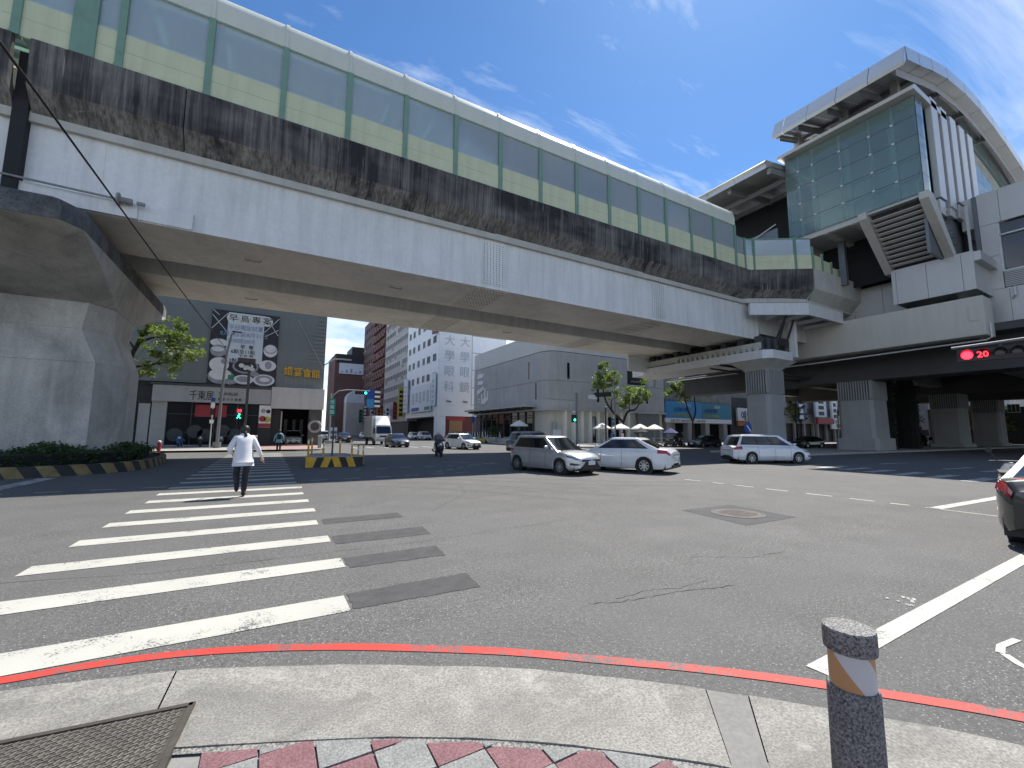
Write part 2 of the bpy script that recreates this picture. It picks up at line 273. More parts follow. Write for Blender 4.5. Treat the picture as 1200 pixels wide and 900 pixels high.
# ------------------------------------------------------------------ mesh helper
class MB:
    def __init__(s): s.v = []; s.f = []; s.mi = []; s.cur = 0
    def slot(s, i): s.cur = i; return s
    def add(s, vs, fs):
        o = len(s.v); s.v += [Vector(p) for p in vs]; s.f += [tuple(i+o for i in f) for f in fs]; s.mi += [s.cur]*len(fs); return s
    def box(s, x0, x1, y0, y1, z0, z1):
        return s.add([(x0,y0,z0),(x1,y0,z0),(x1,y1,z0),(x0,y1,z0),(x0,y0,z1),(x1,y0,z1),(x1,y1,z1),(x0,y1,z1)],
                     [(0,3,2,1),(4,5,6,7),(0,1,5,4),(1,2,6,5),(2,3,7,6),(3,0,4,7)])
    def bar(s, a, b, w, h, up=(0,0,1)):
        a, b = Vector(a), Vector(b); d = (b-a).normalized(); u = Vector(up)
        if abs(d.dot(u)) > .98: u = Vector((1,0,0))
        r = d.cross(u).normalized()*w/2; u = r.cross(d).normalized()*h/2
        return s.add([p+i*r+j*u for p in (a,b) for i,j in ((-1,-1),(1,-1),(1,1),(-1,1))],
                     [(0,1,2,3),(7,6,5,4),(0,4,5,1),(1,5,6,2),(2,6,7,3),(3,7,4,0)])
    def tube(s, pts, rad, n=8, cap=True):
        pts = [Vector(p) for p in pts]; rad = rad if isinstance(rad, (list, tuple)) else [rad]*len(pts)
        vs, fs = [], []; pr = None
        for i, p in enumerate(pts):
            d = (pts[min(i+1,len(pts)-1)]-pts[max(i-1,0)]).normalized()
            if pr is None:
                u = Vector((0,0,1)) if abs(d.z) < .9 else Vector((1,0,0)); r = d.cross(u).normalized()
            else: r = (pr - d*pr.dot(d)).normalized()
            pr = r; u = r.cross(d)
            for k in range(n):
                t = 2*math.pi*k/n; vs.append(p+(r*math.cos(t)+u*math.sin(t))*rad[i])
        for i in range(len(pts)-1):
            for k in range(n):
                k2 = (k+1) % n; fs.append((i*n+k, i*n+k2, (i+1)*n+k2, (i+1)*n+k))
        if cap: fs += [tuple(range(n-1,-1,-1)), tuple((len(pts)-1)*n+k for k in range(n))]
        return s.add(vs, fs)
    def lathe(s, prof, n=20, c=(0,0,0), axis='z', cap=True):
        vs, fs = [], []
        for r, h in prof:
            for k in range(n):
                t = 2*math.pi*k/n; a, b = r*math.cos(t), r*math.sin(t)
                q = {'z': (a,b,h), 'y': (a,h,b), 'x': (h,a,b)}[axis]
                vs.append((q[0]+c[0], q[1]+c[1], q[2]+c[2]))
        for i in range(len(prof)-1):
            for k in range(n):
                k2 = (k+1) % n; fs.append((i*n+k, i*n+k2, (i+1)*n+k2, (i+1)*n+k))
        if cap: fs += [tuple(range(n-1,-1,-1)), tuple((len(prof)-1)*n+k for k in range(n))]
        return s.add(vs, fs)
    def loft(s, rings, cap=True, closed=True):
        n = len(rings[0]); vs = [p for r in rings for p in r]; fs = []
        for i in range(len(rings)-1):
            for k in range(n if closed else n-1):
                k2 = (k+1) % n; fs.append((i*n+k, i*n+k2, (i+1)*n+k2, (i+1)*n+k))
        if cap and closed: fs += [tuple(range(n-1,-1,-1)), tuple((len(rings)-1)*n+k for k in range(n))]
        return s.add(vs, fs)
    def prism(s, poly, ax, a, b):
        """poly of 2-D points extruded along axis ax ('x': (y,z), 'y': (x,z), 'z': (x,y))"""
        def P(p, t): return {'x': (t,p[0],p[1]), 'y': (p[0],t,p[1]), 'z': (p[0],p[1],t)}[ax]
        return s.loft([[P(p,a) for p in poly], [P(p,b) for p in poly]])
    def sheet(s, poly, z): return s.add([(p[0],p[1],z) for p in poly], [tuple(range(len(poly)))])
    def strip(s, A, B):
        n = len(A); return s.add(list(A)+list(B), [(i,i+1,n+i+1,n+i) for i in range(n-1)])
    def build(s, name, m, parent=None, smooth=None, local=False, bevel=0):
        me = bpy.data.meshes.new(name)
        off = Vector((0,0,0))
        if parent is not None and not local:
            q = parent
            while q is not None: off += q.location; q = q.parent
        me.from_pydata([tuple(v-off) for v in s.v], [], s.f)
        for k in (m if isinstance(m, (list, tuple)) else [m]): me.materials.append(M[k] if isinstance(k, str) else k)
        for pl, i in zip(me.polygons, s.mi): pl.material_index = i
        bm = bmesh.new(); bm.from_mesh(me); bmesh.ops.recalc_face_normals(bm, faces=bm.faces)
        if bevel:
            es = [e for e in bm.edges if len(e.link_faces) == 2 and e.calc_face_angle(0) > .6]
            bmesh.ops.bevel(bm, geom=es, offset=bevel, segments=2, profile=.7, affect='EDGES', clamp_overlap=True)
        bm.to_mesh(me); bm.free()
        if smooth:
            for pl in me.polygons: pl.use_smooth = True
            me.set_sharp_from_angle(angle=R(smooth))
        o = bpy.data.objects.new(name, me); C.objects.link(o)
        if parent is not None: o.parent = parent
        return o
def tag(o, label, cat, group=None):
    o['label'] = label; o['category'] = cat
    if group: o['group'] = group
    return o
def thing(name, label, cat, loc=(0,0,0), rz=0, group=None, scale=1):
    o = bpy.data.objects.new(name, None); C.objects.link(o); o.location = loc; o.rotation_euler = (0,0,rz)
    o.empty_display_size = .3
    if scale != 1: o.scale = (scale,)*3
    return tag(o, label, cat, group)
def struct(o, label=None):
    o['kind'] = 'structure'
    if label: o['label'] = label
    return o
def root(name, loc=(0,0,0)):
    o = bpy.data.objects.new(name, None); C.objects.link(o); o.location = loc; o['kind'] = 'structure'; return o
def copy_tree(o, parent=None, mats=None):
    c = o.copy(); C.objects.link(c); c.parent = parent
    if mats and c.type == 'MESH':
        for sl_ in c.material_slots: pass
    for ch in o.children: copy_tree(ch, c)
    return c
def dup(o, loc, rz, label, group=None, scale=None):
    c = copy_tree(o); c.location = loc; c.rotation_euler = (0,0,rz); c['label'] = label
    if group: c['group'] = group
    if scale: c.scale = (scale,)*3
    return c
def inst(name, me, parent, loc=(0,0,0), rot=(0,0,0), scale=(1,1,1)):
    o = bpy.data.objects.new(name, me); C.objects.link(o); o.location = loc; o.rotation_euler = rot; o.scale = scale
    if parent is not None: o.parent = parent
    return o
def text(body, size, m, parent, loc, rot=(R(90),0,0), name='lettering', ext=0.01, align='LEFT', sx_=1, space=1):
    cu = bpy.data.curves.new('t', 'FONT'); cu.body = body; cu.size = size; cu.extrude = ext; cu.align_x = align; cu.space_character = space
    cu.resolution_u = 2
    to = bpy.data.objects.new('t', cu); C.objects.link(to)
    me = bpy.data.meshes.new_from_object(to.evaluated_get(bpy.context.evaluated_depsgraph_get()))
    bpy.data.objects.remove(to); bpy.data.curves.remove(cu)
    me.materials.clear(); me.materials.append(M[m])
    off = Vector((0,0,0)); q = parent
    while q is not None: off += q.location; q = q.parent
    o = inst(name, me, parent, Vector(loc)-off, rot, (sx_,1,1)); return o
def smoothpath(pts, k=6):
    """Catmull-Rom through 2-D/3-D points"""
    P = [Vector(p) for p in pts]; out = []
    for i in range(len(P)-1):
        p0, p1, p2, p3 = P[max(i-1,0)], P[i], P[i+1], P[min(i+2,len(P)-1)]
        for j in range(k):
            t = j/k; out.append(.5*((2*p1)+(p2-p0)*t+(2*p0-5*p1+4*p2-p3)*t*t+(3*p1-p0-3*p2+p3)*t**3))
    out.append(P[-1]); return out

# ================================================================== GROUND
g = MB().sheet([(-260,-160),(420,-160),(420,480),(-260,480)], 0).build('road', 'asphalt'); struct(g, 'grey worn asphalt of the wide street crossing')
far = MB().sheet([(-1400,-1400),(1400,-1400),(1400,1600),(-1400,1600)], -.06).build('ground', 'sidewalk'); struct(far)
# crosswalk bars
cw = root('crosswalk', (-.7,4.4,0)); cw['label'] = 'white bar crosswalk running under the viaduct'
for i in range(24):
    y = 4.42+1.345*i; x0, x1 = -2.28+random.uniform(-.04,.04), .88+random.uniform(-.04,.06)
    if i == 0: x0 = -3.4; x1 = .74
    if i == 1: x0 = -3.0
    a = random.uniform(-.01,.01)
    MB().sheet([(x0,y-.205+a),(x1,y-.205),(x1,y+.205),(x0,y+.205+a)], .005).build('stripe', 'white_line', cw)
# dark strips where earlier stripes were ground off
for y0,y1,x1 in ((4.24,4.66,2.05),(5.5,5.95,2.14),(6.72,7.25,2.36),(8.25,8.7,2.32)):
    xa = .77 if y0 < 5 else .93; cor = [(xa,y0),(x1-.02,y0-.03),(x1+.02,y1+.03),(xa,y1)]; ply = []
    for (ax,ay),(bx_,by_) in zip(cor,cor[1:]+cor[:1]):
        k = max(3,int(math.hypot(bx_-ax,by_-ay)/.05))
        for t_ in range(k): ply.append((ax+(bx_-ax)*t_/k+random.uniform(-.012,.012),ay+(by_-ay)*t_/k+random.uniform(-.012,.012)))
    o = MB().sheet(ply, .004).build('asphalt_patch', 'asphalt_patch'); struct(o)
o = MB().sheet([(7.69,6.27),(9.24,6.2),(9.06,4.71),(7.43,4.70)], .004).build('asphalt_patch', 'asphalt_patch_old'); struct(o)
mh = thing('manhole_cover', 'round rusty manhole cover set in a dark square patch', 'manhole cover', (8.37,5.47,0))
MB().lathe([(.50,0),(.50,.011),(.44,.012),(.44,.006)], 32).build('ring', 'dark_steel', mh, local=True)
MB().lathe([(.43,.004),(.43,.012)], 32).build('lid', 'rust_cover', mh, local=True)
b = MB()
for i in range(-6,7):
    for j in range(-6,7):
        if math.hypot(i,j) < 6: b.box(i*.062-.02,i*.062+.02,j*.062-.02,j*.062+.02,.011,.016)
o = b.build('tread', 'rust_cover', mh, local=True); o['kind'] = 'stuff'
# red no-stopping line and the concrete apron
red = [(-4.6,4.5),(-3.2,4.4),(-2.2,4.28),(-1.4,4.15),(-.99,4.12),(-.51,4.03),(.02,3.84),(.57,3.57),(1.12,3.24),(1.65,2.89),(2.13,2.51),(2.58,2.15),(2.98,1.79),(3.32,1.45),(3.61,1.14),(3.85,.85),(4.4,.1),(4.8,-1.2),(4.9,-4),(4.9,-14)]
rp = smoothpath([(x,y,.005) for x,y in red], 5)
def offs(P, d):
    out = []
    for i,p in enumerate(P):
        t = (P[min(i+1,len(P)-1)]-P[max(i-1,0)]); t.z = 0; t.normalize(); out.append(p+Vector((-t.y,t.x,0))*d)
    return out
o = MB().strip(offs(rp,.05), offs(rp,-.05)).build('kerb_line', 'red_line'); struct(o, 'red no-stopping line following the curved kerb')
af = [(-4.7,4.25),(-3.2,4.13),(-2.2,4.02),(-1.3,3.89),(-.81,3.77),(-.27,3.61),(.52,3.23),(1.0,2.95),(1.51,2.64),(1.95,2.29),(2.34,1.95),(2.68,1.62),(2.97,1.31),(3.23,1.03),(3.42,.77),(3.9,.0),(4.3,-1.4),(4.4,-4),(4.4,-14)]
an = [(-4.7,3.5),(-3.2,3.42),(-2.2,3.3),(-1.3,3.12),(-.8,2.98),(-.32,2.78),(.41,2.45),(.79,2.25),(1.16,2.02),(1.5,1.77),(1.89,1.44),(2.13,1.2),(2.36,.95),(2.56,.7),(2.7,.5),(3.05,-.2),(3.4,-1.5),(3.5,-4),(3.5,-14)]
A_, N_ = smoothpath([(x,y,.018) for x,y in af], 4), smoothpath([(x,y,.066) for x,y in an], 4)
ap = root('apron', (1,2.6,0)); ap['label'] = 'pale concrete kerb apron at the street corner'
cuts = [0, 19, 41, 43, 56, 70, len(A_)-1]
for k in range(len(cuts)-1):
    i0, i1 = cuts[k], cuts[k+1]; a = A_[i0:i1+1]; n_ = N_[i0:i1+1]
    if k > 0: a = [a[0]+(a[1]-a[0])*.06]+a[1:]; n_ = [n_[0]+(n_[1]-n_[0])*.06]+n_[1:]
    mt = 'mortar' if (i0, i1) == (41, 43) else 'apron_concrete'; dz = -.006 if mt == 'mortar' else 0
    q = MB(); rows = [[Vector((p.x+(r.x-p.x)*t,p.y+(r.y-p.y)*t,zz+dz+random.uniform(-.002,.002))) for p,r in zip(a,n_)] for t,zz in ((0,.03),(.05,.060),(.5,.064),(.9,.067),(1,.068))]
    low = [Vector((p.x,p.y,-.05)) for p in a]; low2 = [Vector((p.x,p.y,-.05)) for p in n_]
    for u,v in zip([low]+rows, rows+[low2]): q.strip(u,v)
    q.build('mortar_strip' if mt == 'mortar' else 'slab', mt, ap, smooth=35)
# pavement where the camera stands
sw = MB().sheet([(p.x,p.y) for p in N_]+[(-30,-14),(-30,3.6)], .046).build('sidewalk', 'mortar'); struct(sw, 'corner pavement of pink and grey tiles')
tb = []
for nm in ('tile_pink','tile_grey'):
    q = MB().box(-.117,.117,-.117,.117,-.02,.014).build('tile', nm, bevel=.004); tb.append(q.data); bpy.data.objects.remove(q)
ang = R(0); ca, sa = math.cos(ang), math.sin(ang)
poly = [(p.x,p.y) for p in N_]
def inside(x, y):
    # on the pavement side of the apron's inner edge
    best = min(range(len(poly)), key=lambda i: (poly[i][0]-x)**2+(poly[i][1]-y)**2)
    i = min(max(best,1), len(poly)-2); tx, ty = poly[i+1][0]-poly[i-1][0], poly[i+1][1]-poly[i-1][1]
    return tx*(y-poly[i][1])-ty*(x-poly[i][0]) < .13*math.hypot(tx,ty)
for i in range(-9,11):
    for j in range(-9,10):
        x, y = .9+(i*ca-j*sa)*.242, 1.2+(i*sa+j*ca)*.242
        if not (-1.2 < x < 3.2 and -.9 < y < 3.3) or not inside(x,y): continue
        if -1.6 < x < -.22 and y > 2.45 : continue
        inst('tile', tb[(i+j) % 2], sw, (x,y,.046+random.uniform(-.003,.003)), (random.uniform(-.012,.012),random.uniform(-.012,.012),ang+random.uniform(-.02,.02)))
o = MB().strip([p+Vector((0,0,-.004)) for p in N_], [p+Vector((0,0,-.009)) for p in offs(N_,-.035)]).build('gravel_joint', 'gravel', sw)
# steel drain cover
dc = thing('drain_cover', 'dark rectangular steel drain cover with raised tread at lower left', 'drain cover', (-.88,2.92,.058), R(-6))
MB().box(-.56,.56,-.26,.26,-.02,.012).build('plate', 'steel_plate', dc, local=True)
q = MB()
for a in ((-.58,.58,.255,.285),(-.58,.58,-.285,-.255),(-.59,-.56,-.285,.285),(.56,.59,-.285,.285)): q.box(a[0],a[1],a[2],a[3],-.02,.02)
q.build('frame', 'steel_plate', dc, local=True)
q = MB()
for i in range(-17,18):
    for j in range(-8,9):
        x, y = i*.031, j*.029
        if (i+j) % 2: q.bar((x-.015,y-.006,.012),(x+.015,y+.006,.012),.007,.009)
        else: q.bar((x-.006,y-.014,.012),(x+.006,y+.014,.012),.007,.009)
o = q.build('tread', 'steel_worn', dc, local=True); o['kind'] = 'stuff'
# painted lines
mk = root('road_markings', (0,0,0)); mk['label'] = 'white lane and turning lines painted on the asphalt'
def line(pts, w, m='thin_line', name='line', z=.005):
    P = [Vector((x,y,z)) for x,y in pts]; return MB().strip(offs(P,w/2), offs(P,-w/2)).build(name, m, mk)
line([(3.35,1.67),(6,1.71),(9.2,1.76),(30,1.8)], .15, 'white_line')
for y0,y1 in ((10.35,9.75),(9.25,8.88),(8.52,7.9),(7.5,6.9),(6.41,5.8),(5.4,4.9),(4.59,4.24)): line([(12.9,y0),(12.93,y1)], .11, name='dash')
line([(12.85,3.8),(16.6,3.66),(27,3.6)], .22, 'white_line'); line([(12.87,3.95),(12.8,2.8),(12.7,1.85)], .08)
for i in range(7):
    x, y = 24.9-.42*i, 11.05-1.13*i; line([(x-1.25,y+.02),(x+1.25,y-.02)], .42, 'worn_line', 'stripe')
for x,y in ((31,10.9),(29.8,7.9),(29.3,6.5)): line([(x-1.4,y),(x+1.4,y-.3)], .25, 'worn_line', 'stripe')
for i in range(14):
    x = -7.2+i*1.06
    if -2.6 < x < 1.2: continue
    line([(x,15.55+max(0,x-2)*.12),(x+.52,15.55+max(0,x-1.5)*.12)], .10, name='dash')
for i in range(7):
    x = 6.0+i*.72; line([(x,16.8+i*.62),(x+.42,17.15+i*.62)], .09, name='dash')
for i in range(8): line([(1.8+i*1.15,19.0+i*.12),(2.35+i*1.15,19.05+i*.12)], .1, 'worn_line', 'dash')
line([(8.4,22.4),(10.4,19.8)], .14, 'worn_line')
line([(-6.25,16.3),(-6.25,20.0)], .45, 'worn_line')
for i in range(9): line([(7.5+i*1.5,43.4),(7.5+i*1.5,46.6)], .42, 'worn_line', 'stripe')
for i in range(12): line([(17.6,50+i*9),(17.6,54+i*9)], .14, 'worn_line', 'dash')
line([(12.2,50),(12.2,150)], .14, 'worn_line')
for i in range(12): line([(28+i*5,28.5),(30.4+i*5,28.5)], .12, 'worn_line', 'dash')
# turning-arrow tip and a rubbed-out mark at the right edge
line(smoothpath([(5.25,1.17),(4.95,1.16),(4.80,1.10)],4) and [(5.25,1.14),(4.98,1.17),(4.82,1.14)], .05, 'white_line')
line([(4.82,1.12),(4.70,1.02),(4.62,.9)], .055, 'white_line')
for i in range(9):
    x, y = 5.45+random.uniform(-.12,.16), 1.93+random.uniform(-.12,.12); line([(x,y),(x+.05,y+.03)], .025, 'worn_line', 'rubbed_mark')
# cracks in the asphalt
def crack(pts, w):
    P = []
    for a,b_ in zip(pts, pts[1:]):
        for k in range(7):
            t = k/7; P.append((a[0]+(b_[0]-a[0])*t+random.uniform(-.022,.022), a[1]+(b_[1]-a[1])*t+random.uniform(-.022,.022)))
    P.append(pts[-1]); q = [Vector((x,y,.0035)) for x,y in P]
    ws = [w*random.uniform(.3,1) for _ in q]
    L = [p+(o_-p)*s for p,o_,s in zip(q, offs(q,1), ws)]; Rr = [p+(o_-p)*s for p,o_,s in zip(q, offs(q,-1), ws)]
    MB().strip(L,Rr).build('crack', 'asphalt_patch', mk)
crack([(2.72,3.32),(3.05,3.21),(3.46,3.16),(3.88,3.09),(4.41,2.97)], .007); crack([(3.05,3.28),(3.5,3.3),(3.9,3.18),(4.3,3.2)], .005)
crack([(4.9,3.9),(5.6,3.5),(6.3,3.45)], .006); crack([(-7.6,10.2),(-6.0,12.6),(-4.2,15.2)], .02); crack([(5.5,11.5),(7.2,9.0),(9.5,7.4)], .006)
crack([(3,8.6),(4.6,10.6),(5.4,13.0)], .007); crack([(-3.6,7.0),(-1,6.35),(2.4,6.3),(5,6.6)], .006); crack([(2.1,9.5),(7,10.2),(11,9.8)], .006)
mat('rubber_track', (.10, .099, .097), .85, var=.25, scale=4, fine=60, bump=.5)
for pts_,w_ in ((((2.4,13.6),(4.2,12.0),(5.6,10.2),(6.6,8.2)),.22),(((4.9,14.6),(7.0,12.6),(9.0,10.6),(11.4,9.2)),.24),(((6.4,14.6),(8.5,12.7),(10.4,10.9),(12.6,9.6)),.22),(((3.4,14.2),(5.4,12.6),(6.9,10.6),(7.9,8.6)),.22)):
    line([(p.x,p.y) for p in smoothpath([(x,y,0) for x,y in pts_],6)],w_,'rubber_track','rubber_track',.003)
# pavements on the far side
def pave(name, pts, m, label, z=.14):
    o = MB().prism(pts, 'z', -.02, z).build(name, m); struct(o, label)
    P = [Vector((x,y,z+.006)) for x,y in pts]
    kb = MB().strip(P+[P[0]], [p+Vector((0,0,-.16)) for p in P+[P[0]]])
    inner = offs(P+[P[0]], .22 if True else 0); kb.strip(P+[P[0]], inner); kb.build('kerb', 'kerb', o)
    return o
cornerL = [(0.6-2.5+2.5*math.cos(t)+3.9-0, 42+3.2*math.sin(t)) for t in [R(a) for a in range(-90,1,15)]]
pave('pavement', [(-90,38.8)]+cornerL+[(5.9,60),(7.2,110),(12,230),(-90,230)], 'sidewalk', 'pale pavement in front of the dark restaurant building')
o = MB().sheet([(-1.2,39.4),(2.2,39.4),(4.4,43),(4.7,49.9),(-1.2,49.9)], .145).build('paving', 'pink_paving'); struct(o)
pave('pavement', [(27,37.4),(36,36.4),(60,36),(150,34),(150,150),(45,230),(34,230),(29.2,120),(29.2,62),(26.6,50),(25.4,43),(25.6,39)], 'sidewalk', 'pale pavement around the grey concrete building')

# ================================================================== NEAR BOLLARD
bo = thing('bollard', 'speckled grey stone bollard with orange and white band on the near pavement', 'bollard', (2.18,.955,.05), 0, None, .93)
MB().lathe([(.100,0),(.099,.2),(.098,.545),(.093,.556),(.088,.557)], 40).build('shaft', 'granite_dark', bo, smooth=50, local=True)
m, n, l, p = _new('bollard_band'); v = n.new('ShaderNodeTexCoord'); sp_ = n.new('ShaderNodeSeparateXYZ'); l.new(v.outputs['Object'], sp_.inputs[0])
at = n.new('ShaderNodeMath'); at.operation = 'ARCTAN2'; l.new(sp_.outputs[1], at.inputs[0]); l.new(sp_.outputs[0], at.inputs[1])
m1 = n.new('ShaderNodeMath'); m1.operation = 'MULTIPLY_ADD'; l.new(sp_.outputs[2], m1.inputs[0]); m1.inputs[1].default_value = 9.0; l.new(at.outputs[0], m1.inputs[2])
m2 = n.new('ShaderNodeMath'); m2.operation = 'MULTIPLY_ADD'; l.new(m1.outputs[0], m2.inputs[0]); m2.inputs[1].default_value = 2/math.pi/2; m2.inputs[2].default_value = 4.62
m3 = n.new('ShaderNodeMath'); m3.operation = 'FRACT'; l.new(m2.outputs[0], m3.inputs[0])
l.new(_mix(n, l, _ramp(n, l, m3.outputs[0], .50, .51), (.40,.215,.095,1), (.47,.475,.49,1)), p.inputs['Base Color']); p.inputs['Roughness'].default_value = .35
MB().lathe([(.086,.55),(.086,.71)], 40).build('reflective_band', 'bollard_band', bo, smooth=50, local=True)
MB().lathe([(.088,.705),(.099,.708),(.1005,.72),(.1005,.795)], 40).build('cap', 'granite_dark', bo, smooth=50, local=True)
MB().lathe([(.1002,.794),(.098,.803),(.09,.806)], 40).build('cap_top', 'granite_sunlit_top', bo, smooth=50, local=True)
MB().lathe([(.012,.085),(.012,.092),(.006,.095)], 10, (0,0,.60), 'x').build('bolt', 'steel_white', bo, local=True)

# ================================================================== VIADUCT
vi = thing('elevated_viaduct', 'long elevated railway viaduct of light steel girders and black-stained parapet', 'viaduct', (0,27.8,0))
GB, GT = 10.1, 13.15
for x0,x1 in ((-40,-8.95),(-8.62,38.3)):
    for y0,y1 in ((22.1,26.6),(29.4,33.9)):
        q = MB(); q.slot(0).box(x0,x1,y0,y1,GB+.02,GT)
        q.slot(1).box(x0+.001,x1-.001,y0+.05,y1-.05,GB,GB+.03)
        gd = q.build('girder', ['girder_paint','girder_soffit'], vi)
        q = MB()   # bottom flange lip and vertical weld seams
        q.box(x0,x1,y0-.05,y0+.1,GB+.005,GB+.06); q.box(x0,x1,y1-.1,y1+.05,GB+.005,GB+.06)
        x = x0+2.2
        while x < x1-1:
            q.box(x,x+.012,y0-.012,y0+.02,GB+.06,GT-.02); x += 5.7
        q.build('flange', 'girder_paint', gd)
    q = MB()
    q.box(x0,x1,21.9,34.1,GT,GT+.42); q.build('deck_slab', 'clean_concrete', vi)
MB().box(-8.99,-8.58,21.75,34.0,GB+.15,15.7).build('joint_dark_box', 'dark_void', vi)  # dark box added to darken the see-through gap at the movement joint
# splice plates with bolt rows
for xs in (10.4, 24.5):
    bl = MB()
    MB().box(xs,xs+1.5,22.075,22.1,GB+.25,GT-.15).build('splice_plate', 'girder_paint', vi)
    for i in range(7):
        for j in range(18): bl.lathe([(.032,0),(.028,-.03)], 6, (xs+.13+i*.207, 22.075, GB+.34+j*.143), 'y')
    for y0,y1 in ((22.15,26.5),(29.45,33.8)):
        k = 6
        for c_ in range(k):
            a = y0+(y1-y0)*c_/k+.05; e = y0+(y1-y0)*(c_+1)/k-.05
            MB().box(xs-.3,xs+1.9,a,e,GB-.03,GB+.01).build('splice_plate', 'girder_soffit', vi)
            for i in range(10):
                for yy in (a+.12, e-.12): bl.lathe([(.035,0),(.03,-.035)], 6, (xs-.15+i*.21, yy, GB-.03), 'z')
    o = bl.build('bolts', 'bolt_steel', vi); o['kind'] = 'stuff'
# cross frames between the girders, lifting eyes
for x in (-3, 4, 16, 22, 30, 36): MB().box(x,x+.25,26.55,29.45,GB+1.4,GB+1.8).build('cross_beam', 'girder_soffit', vi)
for x,y in ((-1.2,24.2),(-1.5,31.5),(6,24.6),(17,31.0)):
    MB().tube([(x-.35,y,GB+.01),(x-.3,y,GB-.09),(x+.3,y,GB-.09),(x+.35,y,GB+.01)], .028, 6).build('lifting_eye', 'bolt_steel', vi)
# bearing bracket and restrainer at the movement joint
q = MB(); q.box(-8.6,-5.2,21.86,22.1,GB+.02,GB+.62); q.build('restrainer_bracket', 'girder_paint', vi)
q = MB().tube([(-11.6,21.7,GB+.75),(-5.75,21.7,GB+.62)], .045, 8); q.tube([(-5.75,21.7,GB+.62),(-5.35,21.7,GB+.61)], .12, 10); q.tube([(-5.2,21.7,GB+.61),(-4.95,21.7,GB+.6)], .08, 10)
q.lathe([(.02,0),(.26,0),(.26,.06),(.02,.06)], 14, (-5.80,21.7,GB+.62), 'x'); q.build('restrainer_rod', 'bolt_steel', vi)
q = MB().box(-5.2,-3.4,21.98,22.1,GB+.05,GB+.75); q.build('web_plate', 'girder_paint', vi)
# parapet, one precast unit between joints, swept along the widening deck edge
prof = [(.0,16.0),(-.24,15.98),(-.26,15.92),(-.17,14.20),(.16,13.85),(.62,13.36),(.95,13.05),(.95,13.6),(.25,14.3),(.02,15.5)]
def sweep(path, pr, jit=0):
    P = [Vector((x,y,0)) for x,y in path]; rings = []
    for i,p in enumerate(P):
        d1 = (P[i]-P[i-1]).normalized() if i else (P[1]-P[0]).normalized(); d2 = (P[i+1]-P[i]).normalized() if i < len(P)-1 else d1
        n1 = Vector((-d1.y,d1.x,0)); n2 = Vector((-d2.y,d2.x,0)); nn = (n1+n2).normalized(); nn /= max(.5, nn.dot(n1))
        rings.append([p+nn*o_+Vector((0,0,z+jit)) for o_,z in pr])
    q = MB().loft(rings); n_ = len(pr); fi = 0
    for i in range(len(rings)-1):
        for k in range(n_): q.mi[fi] = 1 if n_ > 6 and k in (3,4,5) else 0; fi += 1
    return q
J = [-40,-34,-28,-22,-15,-9.0,-8.55,-3.9,2.15,6.7,11.2,17.35,23.5,29.6,35.6]
for a,b_ in zip(J, J[1:]):
    if b_-a < 1: continue
    n_ = max(2,int((b_-a)/1.2)); e = random.uniform(-.025,.025)
    pth = [(a+.018+(b_-a-.036)*k/n_, 21.42+e) for k in range(n_+1)]
    sweep(pth, prof, random.uniform(-.015,.015)).build('parapet_unit', ['stained_concrete','stained_chamfer'], vi)
sweep([(35.63,21.42),(36.0,21.42),(38.2,19.95),(40.5,18.45)], prof).build('parapet_unit', ['stained_concrete','stained_chamfer'], vi)
sweep([(40.5,18.45),(44,18.35),(48.6,18.25)], [(a-.01,z+.01) for a,z in prof]).build('parapet_unit', ['clean_concrete','clean_concrete'], vi)
sweep([(50,34.0),(36,34.0),(0,34.0),(-40,34.0)], prof).build('parapet_unit', ['clean_concrete','clean_concrete'], vi)
MB().prism([(35.8,21.9),(40.6,19.0),(50,18.9),(50,33.6),(35.8,33.6)], 'z', GT+.02, GT+.40).build('deck_slab', 'clean_concrete', vi)
MB().prism([(38.4,22),(50,22),(50,33),(38.4,33)], 'z', GB+.6, GT).build('end_diaphragm', 'clean_concrete', vi)
# light steel bracket frame below the widened edge
fr_ = [(35.9,21.35),(40.2,18.75),(46.2,18.7)]
sweep(fr_, [(-.02,13.0),(-.02,11.95),(.25,11.95),(.25,13.0)]).build('edge_bracket', 'steel_white', vi)
for a,b_ in (((38.0,20.1),(39.4,22.2)),((40.6,18.9),(41.5,22.2)),((43.4,18.9),(43.4,22.2)),((46.0,18.9),(46.0,22.2))): MB().bar((a[0],a[1],12.15),(b_[0],b_[1],12.15),.3,.3).build('bracket_beam', 'girder_paint', vi)
for a,b_ in (((39.0,20.0,12),(39.9,21.8,9.6)),((39.6,20.4,12),(40.6,21.8,9.6)),((41.0,20.4,12),(41.2,21.6,9.2))): MB().bar(a,b_,.13,.13).build('bracket_strut', 'dark_steel', vi)
MB().box(41.3,41.75,20.6,21.1,8.6,12.0).build('bracket_post', 'girder_paint', vi)

